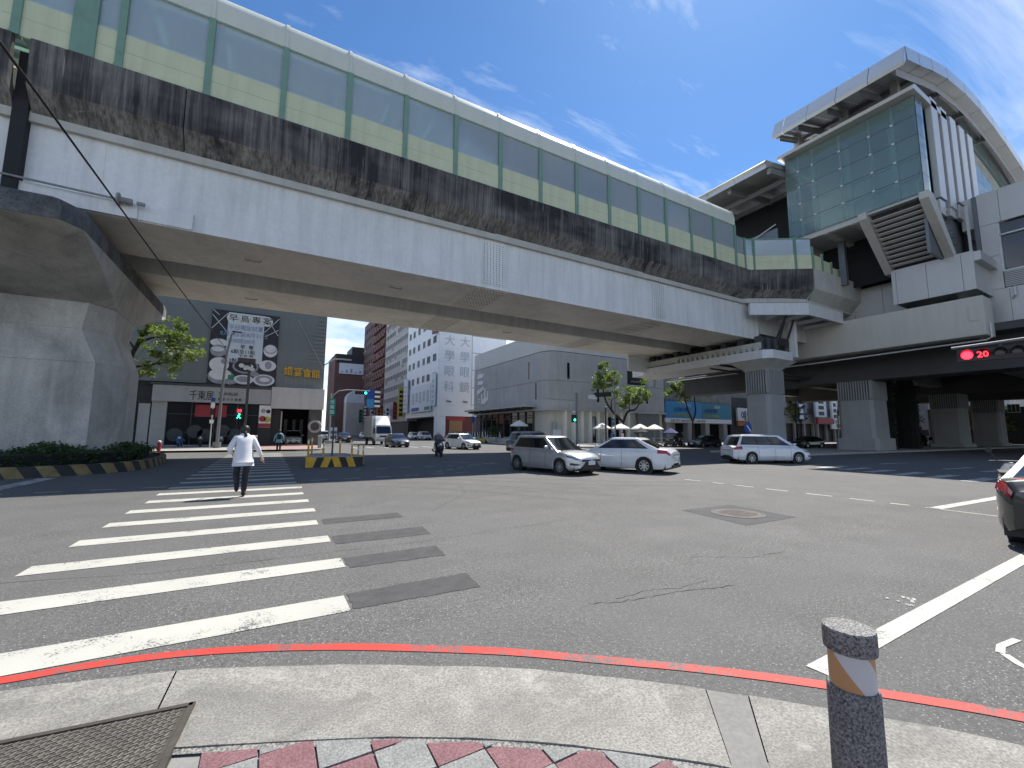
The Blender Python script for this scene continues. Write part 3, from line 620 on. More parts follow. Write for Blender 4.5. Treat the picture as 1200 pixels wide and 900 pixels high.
# ---- pier on the left
def octo(x0,x1,y0,y1,c,z): return [(x0+c,y0,z),(x1-c,y0,z),(x1,y0+c,z),(x1,y1-c,z),(x1-c,y1,z),(x0+c,y1,z),(x0,y1-c,z),(x0,y0+c,z)]
def pier(px, label):
    t = thing('viaduct_pier', label, 'pier', (px,27.4,0), group='concrete viaduct piers')
    def oc2(hx, hy, cxx, cyy, z): return [(-hx+cxx,-hy,z),(hx-cxx,-hy,z),(hx,-hy+cyy,z),(hx,hy-cyy,z),(hx-cxx,hy,z),(-hx+cxx,hy,z),(-hx,hy-cyy,z),(-hx,-hy+cyy,z)]
    MB().loft([oc2(2.42,2.9,.62,1.7,-.1),oc2(2.40,2.85,.62,1.7,4.45)]).build('shaft', 'pier_concrete', t, local=True)
    MB().loft([oc2(2.39,2.84,.62,1.7,4.46),oc2(1.85,2.66,.70,1.4,5.9)]).build('shoulder', 'pier_concrete', t, local=True)
    MB().loft([oc2(1.83,2.64,.68,1.4,5.91),oc2(1.95,2.76,.62,1.2,7.05)]).build('neck', 'pier_concrete', t, local=True)
    MB().loft([oc2(1.96,2.77,.62,1.2,7.06),oc2(2.14,5.3,.45,.95,7.95),oc2(2.2,7.75,.40,.7,8.72)]).build('cap', 'pier_concrete', t, local=True)
    MB().loft([oc2(2.2,7.76,.40,.7,8.73),oc2(2.19,7.74,.42,.7,9.2),oc2(2.12,7.66,.45,.72,9.48),oc2(1.9,7.4,.5,.75,9.62)]).build('cap_rim', 'pier_top_stain', t, smooth=25, local=True)
    for yy in (-4.6,-2.2,2.6,4.9):
        for xx in (-.9,.55): MB().box(xx,xx+.55,yy,yy+.6,9.6,10.12).build('bearing', 'dark_steel', t, local=True)
    return t
pr_ = pier(-8.42, 'massive flared concrete pier at the left carrying the viaduct')
dup(pr_, (-36.5,27.4,0), 0, 'concrete pier farther left beyond the picture edge')

# ---- green enclosed tunnel on the deck
tn = thing('noise_tunnel', 'pale green enclosed tunnel with glazed bays on top of the viaduct', 'noise barrier', (0,27.8,16))
X0, BAY = 34.16, 2.878
rprof = [(21.30,19.62),(21.28,20.2),(21.36,20.66),(21.55,21.05),(21.85,21.35),(22.3,21.58),(22.9,21.72),(27.8,21.98)]
rprof = rprof + [(55.6-y,z) for y,z in reversed(rprof[:-1])]
def tube_mesh(mb, nm, mt, sm=None):
    o = mb.build(nm, mt, smooth=sm); me = o.data; bpy.data.objects.remove(o); return me
q = MB().box(-.12,.12,-.13,.09,-.02,3.68); q.box(-.14,.14,-.16,.14,-.03,.06); me_post = tube_mesh(q,'post','green_post')
arch = MB().strip([(-.07,y-27.8+(-.035 if y < 27.8 else .035 if y > 27.8 else 0),z-16+.03) for y,z in rprof],[(.07,y-27.8+(-.035 if y < 27.8 else .035 if y > 27.8 else 0),z-16+.03) for y,z in rprof]); me_arch = tube_mesh(arch,'rib','tunnel_roof',40)
me_cf = tube_mesh(MB().box(-.14,.14,-4.9,4.9,5.2,5.56),'cross_frame','green_post'); me_p1 = tube_mesh(MB().box(.09,BAY-.09,-.05,.04,0,.735),'panel','green_panel'); me_p2 = tube_mesh(MB().box(.09,BAY-.09,-.05,.04,.745,1.5),'panel','green_panel')
me_g = tube_mesh(MB().box(.09,BAY-.09,-.012,.0,1.52,3.62),'pane','tunnel_glass'); me_r = tube_mesh(MB().box(.05,BAY-.05,-.07,.05,3.62,3.70),'head_rail','green_post')
n2 = len(rprof); A1 = [(.0,y-27.8,z-16) for y,z in rprof]; A2 = [(BAY,y-27.8,z-16) for y,z in rprof]
def edge_panel(sl_):
    q = MB().strip(A1[sl_],A2[sl_]); e1, e2 = [(x,y*.985,z-.06) for x,y,z in A1[sl_]], [(x,y*.985,z-.06) for x,y,z in A2[sl_]]
    q.strip(e1,e2); q.strip([A1[sl_][0],A2[sl_][0]],[e1[0],e2[0]]); q.strip([A1[sl_][-1],A2[sl_][-1]],[e1[-1],e2[-1]]); return tube_mesh(q,'roof_panel','tunnel_roof',40)
me_roof, me_roof2 = edge_panel(slice(0,7)), edge_panel(slice(8,15)); me_rp = tube_mesh(MB().strip(A1[6:9],A2[6:9]),'roof_pane','tunnel_roof_glass'); me_bm = tube_mesh(MB().box(.0,BAY,-.12,.12,5.42,5.62),'roof_bar','green_post')
for i in range(20):
    x = X0-BAY*(i+1)
    for yy,fl in ((-6.45,1),(6.45,-1)):
        sc_ = (1,fl,1)
        inst('post', me_post, tn, (x,yy,0), (0,0,0), sc_)
        for nm,me in (('panel',me_p1),('panel',me_p2),('pane',me_g),('head_rail',me_r)): inst(nm, me, tn, (x,yy,0), (0,0,0), sc_)
    inst('roof_panel', me_roof, tn, (x,0,0)); inst('roof_panel', me_roof2, tn, (x,0,0)); inst('roof_pane', me_rp, tn, (x,0,0)); [inst('roof_bar', me_bm, tn, (x,yb,0)) for yb in (-3.4,0,3.4)]; inst('rib', me_arch, tn, (x,0,0)); inst('cross_frame', me_cf, tn, (x,0,0))
inst('post', me_post, tn, (X0,-6.45,0)); inst('post', me_post, tn, (X0,6.45,0), (0,0,0), (1,-1,1)); inst('rib', me_arch, tn, (X0,0,0))
q = MB().box(-7.55,-6.85,21.2,21.42,16,19.66); q.build('wide_post', 'green_post', tn)
# open screens where the deck widens
sc2 = thing('screen_fence', 'low green glazed screen between the tunnel end and the station', 'noise barrier', (38,20,16))
pts = [(34.3,21.38),(35.6,21.38),(36.4,21.05),(39.3,19.1),(40.55,18.4)]
for (a,b_) in zip(pts, pts[1:]):
    A, B = Vector((a[0],a[1],0)), Vector((b_[0],b_[1],0)); d = (B-A)
    for nm,mt,z0,z1,th in (('panel','green_panel',16,16.66,.08),('panel','green_panel',16.67,17.3,.08),('pane','tunnel_glass',17.32,18.75,.012),('head_rail','green_post',18.75,18.85,.1)):
        MB().bar(A+d*.02+Vector((0,0,(z0+z1)/2)), B-d*.02+Vector((0,0,(z0+z1)/2)), th, z1-z0).build(nm, mt, sc2)
    MB().bar(A+Vector((0,0,15.98)), A+Vector((0,0,18.9)), .2, .2).build('post', 'green_post', sc2)
for i,(x,h) in enumerate(((40.6,1.35),(42.2,1.15),(43.8,.8),(45.2,.5))):
    MB().box(x+.1,x+1.4,18.3,18.4,16,16+h).build('panel', 'green_panel', sc2); MB().box(x-.06,x+.06,18.24,18.44,15.98,16+h+.7-.1*i).build('post', 'green_post', sc2)

# ================================================================== STATION
st = thing('elevated_station', 'elevated metro station with glass box, arched metal roof and metal cladding', 'station', (46,16,0))
def SP(mb, nm, mt, sm=None, bv=0, par=None): return mb.build(nm, mt, par or st, smooth=sm, bevel=bv)
# arched roof: swept along Y in sections
top = [(39.6,30.55),(42.2,31.25),(45,32.1),(48.5,32.95),(53,33.5),(57,33.6),(61,33.35),(65,32.9),(70,32.1),(75,30.7),(80,28.5),(84,25.5)]
FA = [(39.6,30.55),(39.3,29.85),(39.12,29.5),(38.98,29.05),(39.1,28.8),(39.7,29.5)]
und = [(x+.15,z-1.05) for x,z in top]
ys = [10.7,12.9,15.1,17.3,19.3,20.2]
for a,b_ in zip(ys, ys[1:]):
    q = MB(); a2, b2 = a+.02, b_-.02
    q.slot(0).strip([(x,a2,z) for x,z in top],[(x,b2,z) for x,z in top])
    q.slot(1).strip([(x,a2,z) for x,z in und],[(x,b2,z) for x,z in und])
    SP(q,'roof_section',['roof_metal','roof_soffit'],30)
    q = MB().strip([(x,a2,z) for x,z in FA],[(x,b2,z) for x,z in FA])
    SP(q,'fascia_panel','roof_metal',25)
for (x0,z0),(x1,z1),(u0,w0),(u1,w1) in zip(top,top[1:],und,und[1:]):
    q = MB().add([(x0+.03,10.7,z0),(x1-.03,10.7,z1),(u1-.03,10.68,w1),(u0+.03,10.68,w0)],[(0,1,2,3)])
    q.add([(u0+.03,10.68,w0),(u1-.03,10.68,w1),(u1-.03,11.9,w1-.1),(u0+.03,11.9,w0-.1)],[(0,1,2,3)]); SP(q,'gable_trim','roof_metal')
q = MB().add([(x,10.71,z) for x,z in FA],[(0,1,2,3,4,5)]); SP(q,'fascia_end','roof_metal')
for y in (11.4,13.7,16,18.3,19.9):
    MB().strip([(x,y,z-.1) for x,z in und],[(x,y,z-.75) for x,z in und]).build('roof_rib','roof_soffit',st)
for x,z in ((44,30.9),(50,32.2),(56,32.6),(62,32.2)): SP(MB().box(x,x+.3,11.5,20.1,z-.5,z-.1),'purlin','roof_soffit')
for y in (12.2,15.8,19.6): SP(MB().box(42.6,43.1,y,y+.5,28.4,30.8),'roof_post','clad_panel')
SP(MB().bar((39.4,19.9,29.0),(43,19.9,30.0),.25,.3),'roof_strut','clad_panel')
# west glass box
ycol = [11.15,12.65,14.15,16.3,18.45,19.65,20.75]; zr = [19.95,21.5,23.1,24.7,26.3,27.9]
for y0,y1 in zip(ycol,ycol[1:]):
    for z0,z1 in zip(zr,zr[1:]): SP(MB().box(41.99,42.01,y0+.012,y1-.012,z0+.015,z1-.015),'pane','station_glass')
for z0,z1 in zip(zr,zr[1:]): SP(MB().box(42.03,43.4,11.12,11.14,z0+.015,z1-.015),'pane','station_glass')
for y in ycol[1:-1]:
    SP(MB().box(42.06,42.2,y-.05,y+.05,19.95,27.9),'mullion','steel_white')
    for z in zr[1:-1]: SP(MB().box(41.95,42.06,y-.09,y+.09,z-.07,z+.07),'glass_fitting','steel_white')
for z in zr[1:-1]: SP(MB().box(42.03,42.08,11.2,20.7,z-.04,z+.04),'transom','dark_steel')
SP(MB().box(42.2,48.5,11.2,20.8,19.75,20.0),'box_floor','clad_panel'); SP(MB().box(47.2,47.4,11.2,20.8,20.0,28),'box_back_wall','clad_panel')
SP(MB().prism([(41.2,27.95),(48,27.95),(48,28.45),(41.5,28.45),(41.1,28.2)],'y',10.9,21.0),'cornice','clad_panel')
SP(MB().box(42.25,43.8,20.76,20.9,20,27.9),'box_side','station_glass')
for y in (13.2,16.4,19.2): SP(MB().box(44.2,44.6,y,y+.4,20.0,27.95),'inner_column','clad_panel')
for y in [11.7+.62*i for i in range(14)]: SP(MB().box(42.7,42.74,y,y+.04,20.0,21.35),'baluster','steel_white')
SP(MB().box(42.68,42.76,11.5,20.2,21.35,21.43),'hand_rail','steel_white')
for z in (21.8,23.6,25.4): SP(MB().box(46.9,47.18,12,20,z,z+.12),'wall_rail','steel_white')
for y,z in ((17.1,21.3),(17.45,21.3),(17.8,21.3),(17.1,21.75),(17.45,21.75),(17.8,21.75)): SP(MB().box(47.12,47.19,y,y+.22,z,z+.3),'bright_opening','warm_glow')
# sloping louvred soffit carrying the glass box
for y in (10.9,14.75): SP(MB().prism([(41.9,19.95),(41.9,19.4),(46.1,15.5),(47.0,15.5),(43.0,19.95)],'y',y,y+.55),'stringer','brown_soffit')
for i in range(11):
    t = i/10.5; x, z = 42.6+3.3*t, 19.2-3.35*t
    SP(MB().bar((x,11.5,z),(x,14.7,z),.30,.06,up=(.35,0,1)),'louvre_slat','brown_soffit')
SP(MB().add([(42.6,11.4,19.9),(47,11.4,15.8),(47,14.8,15.8),(42.6,14.8,19.9)],[(0,1,2,3)]),'louvre_backing','soffit_dark')
for y in (15.4,17.6,20.2): SP(MB().box(42.1,47,y,y+.5,19.35,19.74),'floor_beam','brown_soffit')
SP(MB().box(42.0,42.5,15.3,20.75,19.4,19.76),'floor_beam','brown_soffit')
SP(MB().box(44.8,45.2,17.6,18.1,15.2,19.4),'support_post','clad_dark'); SP(MB().box(47.1,47.4,11.6,21,15.4,19.9),'inner_wall','dark_void'); SP(MB().box(49.2,49.5,11.8,26,12,20),'inner_wall','dark_void')
# service ducts on the end wall
for i in range(5):
    x = 44.6+i*2.15; zb = 20.2+.38*i
    SP(MB().box(x,x+1.35,10.9,11.3,zb+(.0 if i != 1 else -.6),28.75),'duct','clad_panel',None,.05)
    SP(MB().box(x+1.35,x+2.15,11.25,11.4,zb+.3,28.6),'duct_gap','blue_black')
    SP(MB().box(x+.1,x+1.2,11.0,11.32,zb-1.3,zb-.1),'duct_foot','clad_panel',None,.05)
SP(MB().box(43.4,56,11.5,11.7,15.6,29.5),'end_wall','clad_dark')
for i in range(9): SP(MB().bar((44.2+i*.45,11.3,19.8-.5*i),(45.6+i*.45,11.2,20.2-.5*i),.06,.06),'pipe','dark_steel')
SP(MB().box(49.2,49.35,10.6,10.75,15.6,20.6),'downpipe','steel_white'); SP(MB().box(51,52.4,11.3,11.45,15.6,20),'doorway','dark_void')
# glazed gable below the arch
gx = [56.4,59,62,65,68,71,74]
zt = {56.4:32.2,59:32.2,62:31.9,65:31.5,68:31,71:30.3,74:29.3}
for a,b_ in zip(gx,gx[1:]):
    z0 = 21.4
    while z0 < 31:
        za, zb = min(z0+1.9,zt[a]), min(z0+1.9,zt[b_])
        if za > z0+.2: SP(MB().add([(a+.04,12,z0),(b_-.04,12,z0),(b_-.04,12,max(zb,z0+.05)-.03),(a+.04,12,za-.03)],[(0,1,2,3)]),'gable_pane','station_glass')
        z0 += 1.9
SP(MB().strip([(x,11.8,zt[x]+.35) for x in gx],[(x,11.8,zt[x]-.05) for x in gx]),'gable_rim','steel_white'); SP(MB().box(56,82,16,16.3,20,30),'hall_wall','clad_dark')
# lower platform canopy running on to the north
lw = [(39.0,26.4),(39.0,26.75),(38.75,26.95),(39.1,27.25),(52,29.2),(66,29.4),(66,28.9),(52,28.7),(40,26.9)]
for a,b_ in zip((20.9,24,27,30),(24,27,30,33.5)): SP(MB().prism(lw,'y',a+.02,b_-.02),'canopy_section',['roof_metal'])
for y in range(21,33,4): SP(MB().bar((39.6,y,26.35),(56,y,28.5),.35,.55),'canopy_rafter','roof_soffit')
for x,z in ((42.5,26.2),(46.5,26.9),(51,27.5),(56,28)): SP(MB().box(x,x+.3,20.9,33.3,z,z+.45),'canopy_purlin','roof_soffit')
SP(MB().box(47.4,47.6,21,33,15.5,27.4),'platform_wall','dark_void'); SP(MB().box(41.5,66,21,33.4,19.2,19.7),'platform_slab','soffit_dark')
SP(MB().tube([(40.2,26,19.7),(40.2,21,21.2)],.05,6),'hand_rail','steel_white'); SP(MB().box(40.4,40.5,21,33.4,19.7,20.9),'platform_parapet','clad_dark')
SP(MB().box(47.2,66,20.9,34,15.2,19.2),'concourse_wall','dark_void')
# balcony, recessed cladding and the long edge beam
SP(MB().box(46.05,50,9.95,14.75,12.72,15.55),'balcony_core','clad_dark')
for y0,y1 in ((9.9,10.55),(10.58,12.6),(12.63,14.55),(14.58,14.85)): SP(MB().box(46.0,46.06,y0,y1,12.7,15.58),'cladding_panel','clad_panel')
SP(MB().box(45.98,50,9.86,14.85,15.58,15.7),'coping','clad_panel'); SP(MB().box(46.06,50,9.5,9.97,14.9,15.6),'balcony_lip','clad_panel')
for x0,x1 in ((46.06,48.0),(48.03,50.0)): SP(MB().box(x0,x1,9.90,9.96,12.72,14.9),'cladding_panel','clad_panel')
for y0,y1 in ((14.8,16.4),(16.43,18.6),(18.63,22),(22.03,26)): SP(MB().box(48.5,48.6,y0,y1,12.55,15.3),'cladding_panel','clad_panel')
SP(MB().box(48.5,48.7,14.8,26,15.3,15.45),'coping','clad_panel')
SP(MB().box(46.2,48.4,9.7,24,9.15,12.2),'edge_beam','beam_concrete',50,.12); SP(MB().box(46.15,46.25,10.0,10.5,10.3,11.4),'access_hatch','beam_concrete')
q = MB().tube([(46.9,9.62,10.1),(46.9,9.62,9.0),(46.9,9.9,8.85),(46.9,22,8.65),(46.9,40,8.6)],.06,7); SP(q,'drain_pipe','steel_white')
SP(MB().tube([(47.6,10.4,8.95),(47.6,40,8.8)],.16,8),'cable_duct','dark_steel')
# right-hand concourse mass
SP(MB().box(50.1,84,-30,11.2,10.4,13.2),'concourse_wall','clad_panel'); SP(MB().box(50.1,84,-30,11.2,18.75,21.4),'concourse_wall','clad_panel')
for y0,y1 in ((-14,-10.5),(-10.47,-7),(-6.97,-3.5),(-3.47,0),(.03,3.4),(3.43,6.6),(6.63,9.0),(9.03,10.2)):
    SP(MB().box(50.0,50.1,y0,y1,18.72,21.45),'cladding_panel','clad_panel'); SP(MB().box(50.02,50.1,y0,y1,10.3,13.25),'cladding_panel','clad_panel')
for z0,z1 in ((13.28,16.0),(16.03,18.69)): SP(MB().box(50.0,50.6,9.25,10.2,z0,z1),'cladding_panel','clad_panel')
SP(MB().box(50.0,50.5,10.23,10.5,10.3,21.4),'corner_strip','clad_dark')
SP(MB().box(50.05,50.15,-14,9.2,13.28,14.6),'louvre_panel','clad_dark')
for i in range(9): SP(MB().box(50.0,50.06,-14,9.2,13.36+i*.14,13.42+i*.14),'louvre_slat','clad_panel')
for y0,y1 in ((6.0,9.15),(2.6,5.9),(-1,2.5),(-5,-1.1)):
    SP(MB().box(50.3,50.33,y0,y1,14.7,18.6),'window_pane','glass_mid'); SP(MB().box(50.1,50.4,y1,y1+.1,14.6,18.72),'window_mullion','steel_white')
SP(MB().box(50.05,50.35,-14,9.2,14.6,14.72),'window_sill','steel_white'); SP(MB().box(50.1,50.3,-14,9.2,17.6,17.72),'window_transom','steel_white'); SP(MB().box(51.4,51.6,-14,9,13,18.8),'inner_wall','dark_void')
SP(MB().tube([(49.9,8.7,13.2),(49.7,8.7,13.1),(49.7,8.7,12.5),(49.95,8.9,12.3)],.07,6),'conduit','steel_white')
# underside: slab, girders, cross beams
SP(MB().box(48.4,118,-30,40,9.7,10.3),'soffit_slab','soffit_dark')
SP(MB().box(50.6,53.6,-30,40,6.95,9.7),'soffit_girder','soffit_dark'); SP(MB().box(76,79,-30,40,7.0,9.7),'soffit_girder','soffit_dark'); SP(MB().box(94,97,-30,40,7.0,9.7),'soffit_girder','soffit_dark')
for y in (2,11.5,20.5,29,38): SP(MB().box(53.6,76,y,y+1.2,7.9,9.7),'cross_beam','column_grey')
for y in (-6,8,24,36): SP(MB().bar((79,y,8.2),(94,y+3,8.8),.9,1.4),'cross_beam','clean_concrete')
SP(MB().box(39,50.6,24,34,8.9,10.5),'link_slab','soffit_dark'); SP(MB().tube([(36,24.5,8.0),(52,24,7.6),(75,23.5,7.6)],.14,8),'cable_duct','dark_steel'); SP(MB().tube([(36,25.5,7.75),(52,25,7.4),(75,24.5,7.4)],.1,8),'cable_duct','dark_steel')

# ---- station columns
def column(name, label, x0, x1, y0, y1, zt_, band, plinth=0, cap=None):
    t = thing(name, label, 'column', ((x0+x1)/2,(y0+y1)/2,0), group='columns under the station'); c = .28
    def oc(d, z): return octo(x0-d,x1+d,y0-d,y1+d,c,z)
    MB().loft([oc(0,0),oc(-.04,zt_-band)]).build('shaft','column_grey',t)
    q = MB(); q.loft([oc(-.12,zt_-band+.005),oc(-.12,zt_)]); q.build('corrugated_band','column_dark',t)
    f = MB(); k = int((y1-y0)/.22)
    for i in range(k): y = y0+.1+i*.22; f.box(x0-.03,x0+.16,y,y+.11,zt_-band+.01,zt_-.02)
    k = int((x1-x0)/.22)
    for i in range(k): x = x0+.1+i*.22; f.box(x,x+.11,y0-.03,y0+.16,zt_-band+.01,zt_-.02)
    f.build('ribs','column_grey',t)
    if plinth: MB().loft([oc(.3,0),oc(.28,plinth)]).build('plinth','column_grey',t)
    if cap: MB().loft([oc(-.02,zt_+.002),oc(.1,zt_+.15),oc(.9,cap)]).build('capital','clean_concrete',t)
    return t
c1 = column('station_column','grey column with ribbed dark top under the viaduct end',37.0,39.5,20.8,23.0,7.2,2.1,.0,8.0)
column('station_column','broad grey column on a plinth under the station, behind the wagon',50.5,54.0,18.6,21.6,6.94,1.9,1.3)
column('station_column','dim grey column deep under the station right of the dark climbers',75.8,79.2,19.0,22,6.98,1.9,.6)
column('station_column','farthest dim column under the station at the right edge',93.8,97.2,19.5,22.5,6.98,1.9,.6)
ch = thing('crosshead', 'pale steel crosshead beam on the column under the viaduct end', 'beam', (38,28,8))
MB().prism([(36.0,20.6),(36.6,20.0),(39.6,20.0),(40.2,20.6),(40.2,35.5),(36.0,35.5)],'z',8.01,8.75).build('beam','steel_white',ch)
for yy in (21.0,22.6,24.2,25.8,29.6,31.2,32.8):
    for xx in (36.5,37.6,38.7): MB().box(xx,xx+.5,yy,yy+.5,8.75,GB+.0).build('bearing','dark_steel',ch)
MB().box(36.4,39.9,20.8,35,8.755,9.0).build('bearing_shelf','dark_steel',ch)
for i in range(16): MB().box(36.05,36.3,21+.55*i,21.28+.55*i,8.76,9.12).build('shear_key','clean_concrete',ch)
MB().box(36.32,36.5,20.9,34.5,8.9,9.5).build('bearing_wall','clean_concrete',ch)
mdn = MB().prism([(34,17.6),(60,17.2),(110,17.2),(110,24.5),(34,24.5)],'z',0,.16).build('median','kerb'); struct(mdn,'raised concrete median below the station')

# ================================================================== BUILDINGS
def win_mesh(w, h, fr='wframe', pane='pane', mull=1, d=.12):
    q = MB(); t = .06
    q.slot(0).box(-w/2,w/2,-.1,.02,-.0,t); q.box(-w/2,w/2,-.1,.02,h-t,h); q.box(-w/2,-w/2+t,-.1,.02,t,h-t); q.box(w/2-t,w/2,-.1,.02,t,h-t)
    for i in range(mull): x = -w/2+w*(i+1)/(mull+1); q.box(x-t/2,x+t/2,-.09,.02,t,h-t)
    q.slot(1).box(-w/2+t,w/2-t,-.03,.01,t,h-t)
    q.slot(0).box(-w/2-.06,w/2+.06,-.16,.0,-.08,-.005)
    return tube_mesh(q,'window',[fr,pane])
W_A = win_mesh(1.3,1.35); W_B = win_mesh(1.6,1.5,'wframe','pane',2); W_C = win_mesh(1.9,1.4,'dark_steel','pane_lit',2); W_D = win_mesh(1.1,1.6,'dark_steel','pane',1)
ac = MB().box(-.42,.42,-.38,-.02,0,.62); ac.slot(1).lathe([(.22,-.385),(.2,-.39)],14,(-.1,0,.31),'y'); AC = tube_mesh(ac,'air_conditioner',['wframe','dark_steel'])
FACE_S, FACE_W = 0, R(-90)     # facing -Y, facing -X
def win(par, me, x, y, z, face=FACE_S, name='window'): 
    return inst(name, me, par, Vector((x,y,z))-par.location, (0,0,face))
def blk(par, nm, mt, x0,x1,y0,y1,z0,z1, bv=0): return MB().box(x0,x1,y0,y1,z0,z1).build(nm, mt, par, bevel=bv)
def sign(name, label, x0,x1,y0,y1,z0,z1, mt, cat='sign', frame='dark_steel'):
    t = thing(name, label, cat, ((x0+x1)/2,(y0+y1)/2,z0))
    MB().box(x0,x1,y0,y1,z0,z1).build('board', mt, t)
    return t

# ---- dark restaurant / banquet building, left
lb = thing('restaurant_building', 'dark grey metal-clad banquet building with a huge food billboard', 'building', (-6,60,0))
blk(lb,'upper_wall','lb_metal',-34,4.85,50,80,6.1,23)
for i in range(10):
    z = 7.0+i*1.6
    blk(lb,'cladding_joint','lb_metal',-34,4.86,49.985,50.0,z,z+.02)
for i in range(9):
    x = -30+i*3.9
    blk(lb,'cladding_seam','lb_metal',x,x+.025,49.98,50.0,6.2,22.8)
for i in range(22):  # the wall's lit diagonal patch put into the slats' shape and paler tone
    z = 8.9+i*.42; x0 = 2.3+i*.075
    if z < 19: blk(lb,'lit_cladding_slat','lb_rib_lit',x0+.9,4.84,49.93,49.99,z,z+.2)
MB().bar((2.0,49.92,13.4),(4.8,49.92,8.2),.05,.06).build('brace_cable','lb_band',lb)
for x in (1.2,2.1,3.0,3.9): MB().box(x,x+.03,49.94,50,6.2,7.4).build('wall_seam','lb_band',lb)
blk(lb,'sign_fascia','lb_band',-9.4,.0,49.6,50.02,4.25,5.75); blk(lb,'fascia_light','lb_light_band',.03,4.95,49.45,50.05,3.88,6.05); blk(lb,'fascia_trim','dark_steel',-9.6,.02,49.55,50.03,5.76,5.98)
text('千東居',.98,'sign_black',lb,(-6.7,49.58,4.55),name='sign_lettering',sx_=.66); text('TRAVELER',.42,'sign_black',lb,(-4.45,49.58,5.0),name='sign_lettering',sx_=.85); text('禮 宴  V I P  會 館',.34,'sign_black',lb,(-4.45,49.58,4.48),name='sign_lettering',sx_=.75)
for body,x in zip('婚宴會館',(.95,1.85,2.72,3.58)): text(body,.98,'gold',lb,(x,49.75,7.45-.05*(x-1)),name='gold_character',ext=.1,sx_=.9)
# ground floor: dark shopfront, pillars, garage opening
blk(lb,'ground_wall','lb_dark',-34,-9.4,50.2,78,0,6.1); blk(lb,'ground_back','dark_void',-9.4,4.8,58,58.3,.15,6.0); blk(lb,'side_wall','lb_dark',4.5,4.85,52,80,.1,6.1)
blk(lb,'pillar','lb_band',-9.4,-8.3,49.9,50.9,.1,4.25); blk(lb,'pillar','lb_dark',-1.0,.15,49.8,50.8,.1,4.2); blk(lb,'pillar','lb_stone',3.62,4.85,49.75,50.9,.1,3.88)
for z in (1.9,2.35): blk(lb,'pillar_trim','wframe',-9.35,-8.5,49.87,49.9,z,z+.05)
for i in range(4):
    x = -8.3+i*1.83; blk(lb,'shop_pane','shop_dark',x+.04,x+1.78,50.2,50.23,.2,4.2); blk(lb,'shop_mullion','dark_steel',x-.03,x+.03,50.15,50.25,.1,4.25)
blk(lb,'shop_sill','lb_band',-8.3,-1,50.1,50.3,.1,.25); blk(lb,'shop_transom','dark_steel',-8.3,-1,50.16,50.22,3.1,3.16)
blk(lb,'window_poster','sign_red',-6.2,-3.7,50.15,50.18,2.9,4.05)
for x,z in ((-7.6,1.2),(-6.1,1.5),(-5.3,1.15),(-3.9,1.55),(-2.9,1.2)): MB().lathe([(.62,0),(.62,-.02)],20,(x,50.16,z),'y').build('window_decal','decal_dim',lb)
blk(lb,'garage_door_frame','wframe',1.0,1.12,50.1,50.3,.1,3.6); blk(lb,'garage_wall','lb_dark',.15,1.0,50.3,50.5,.1,3.88); blk(lb,'garage_floor','sidewalk',.2,3.6,50,58,.14,.16)
for x in (1.5,2.4,3.2): blk(lb,'interior_panel','pale_build',x,x+.35,57.5,57.9,.8,3.0)
po = sign('food_poster','red and yellow food poster on the pillar beside the garage opening',-.95,.1,49.70,49.78,1.95,4.15,'sign_white','poster')
for x,z,r_,mt in ((-.62,2.8,.30,'sign_red'),(-.2,2.75,.3,'sign_yellow'),(-.6,3.6,.22,'photo_mid'),(-.15,3.55,.2,'photo_dark')): MB().lathe([(r_,49.70),(r_,49.68)],16,(x,0,z),'y').build('food_picture',mt,po)
blk(po,'print_band','sign_red',-.95,.1,49.67,49.70,1.97,2.35)
rs = thing('ring_sculpture','pale ring ornament on the stone pillar of the banquet building','ornament',(4.2,49.7,1.7))
q = MB().tube([(4.2+.55*math.cos(a),49.6,2.1+.55*math.sin(a)) for a in [R(i*20) for i in range(19)]],.13,8,False); q.build('ring','pale_build',rs); MB().lathe([(.4,49.72),(.38,49.6)],16,(4.1,0,3.0),'y').build('disc','lb_stone',rs)
# low wing left of the shop
wg = thing('low_shop_wing','low dark shop annex partly hidden by the pier','building',(-12,50,0))
blk(wg,'fascia','lb_light_band',-14.5,-11.6,49.7,50.2,4.0,5.3); blk(wg,'fascia_dark','lb_dark',-11.6,-9.45,49.9,50.2,4.0,5.6); blk(wg,'front','dark_void',-14.5,-9.45,50.02,50.18,.1,4.0)
blk(wg,'side_panel','lb_band',-10.3,-9.5,49.85,50.0,.1,4.0)
for x in (-13.4,-12.0): MB().lathe([(.7,49.99),(.7,49.96)],18,(x,0,1.6),'y').build('round_mural','photo_light',wg)
lsg = thing('box_sign','pale box-shaped shop sign on a bracket behind the tree','sign',(-12.4,48.4,4.5)); MB().box(-12.7,-12.45,47.9,49.4,4.3,7.0).build('board','lb_light_band',lsg); MB().bar((-12.6,49.4,6.6),(-12.6,50.1,6.6),.1,.1).build('bracket','dark_steel',lsg)
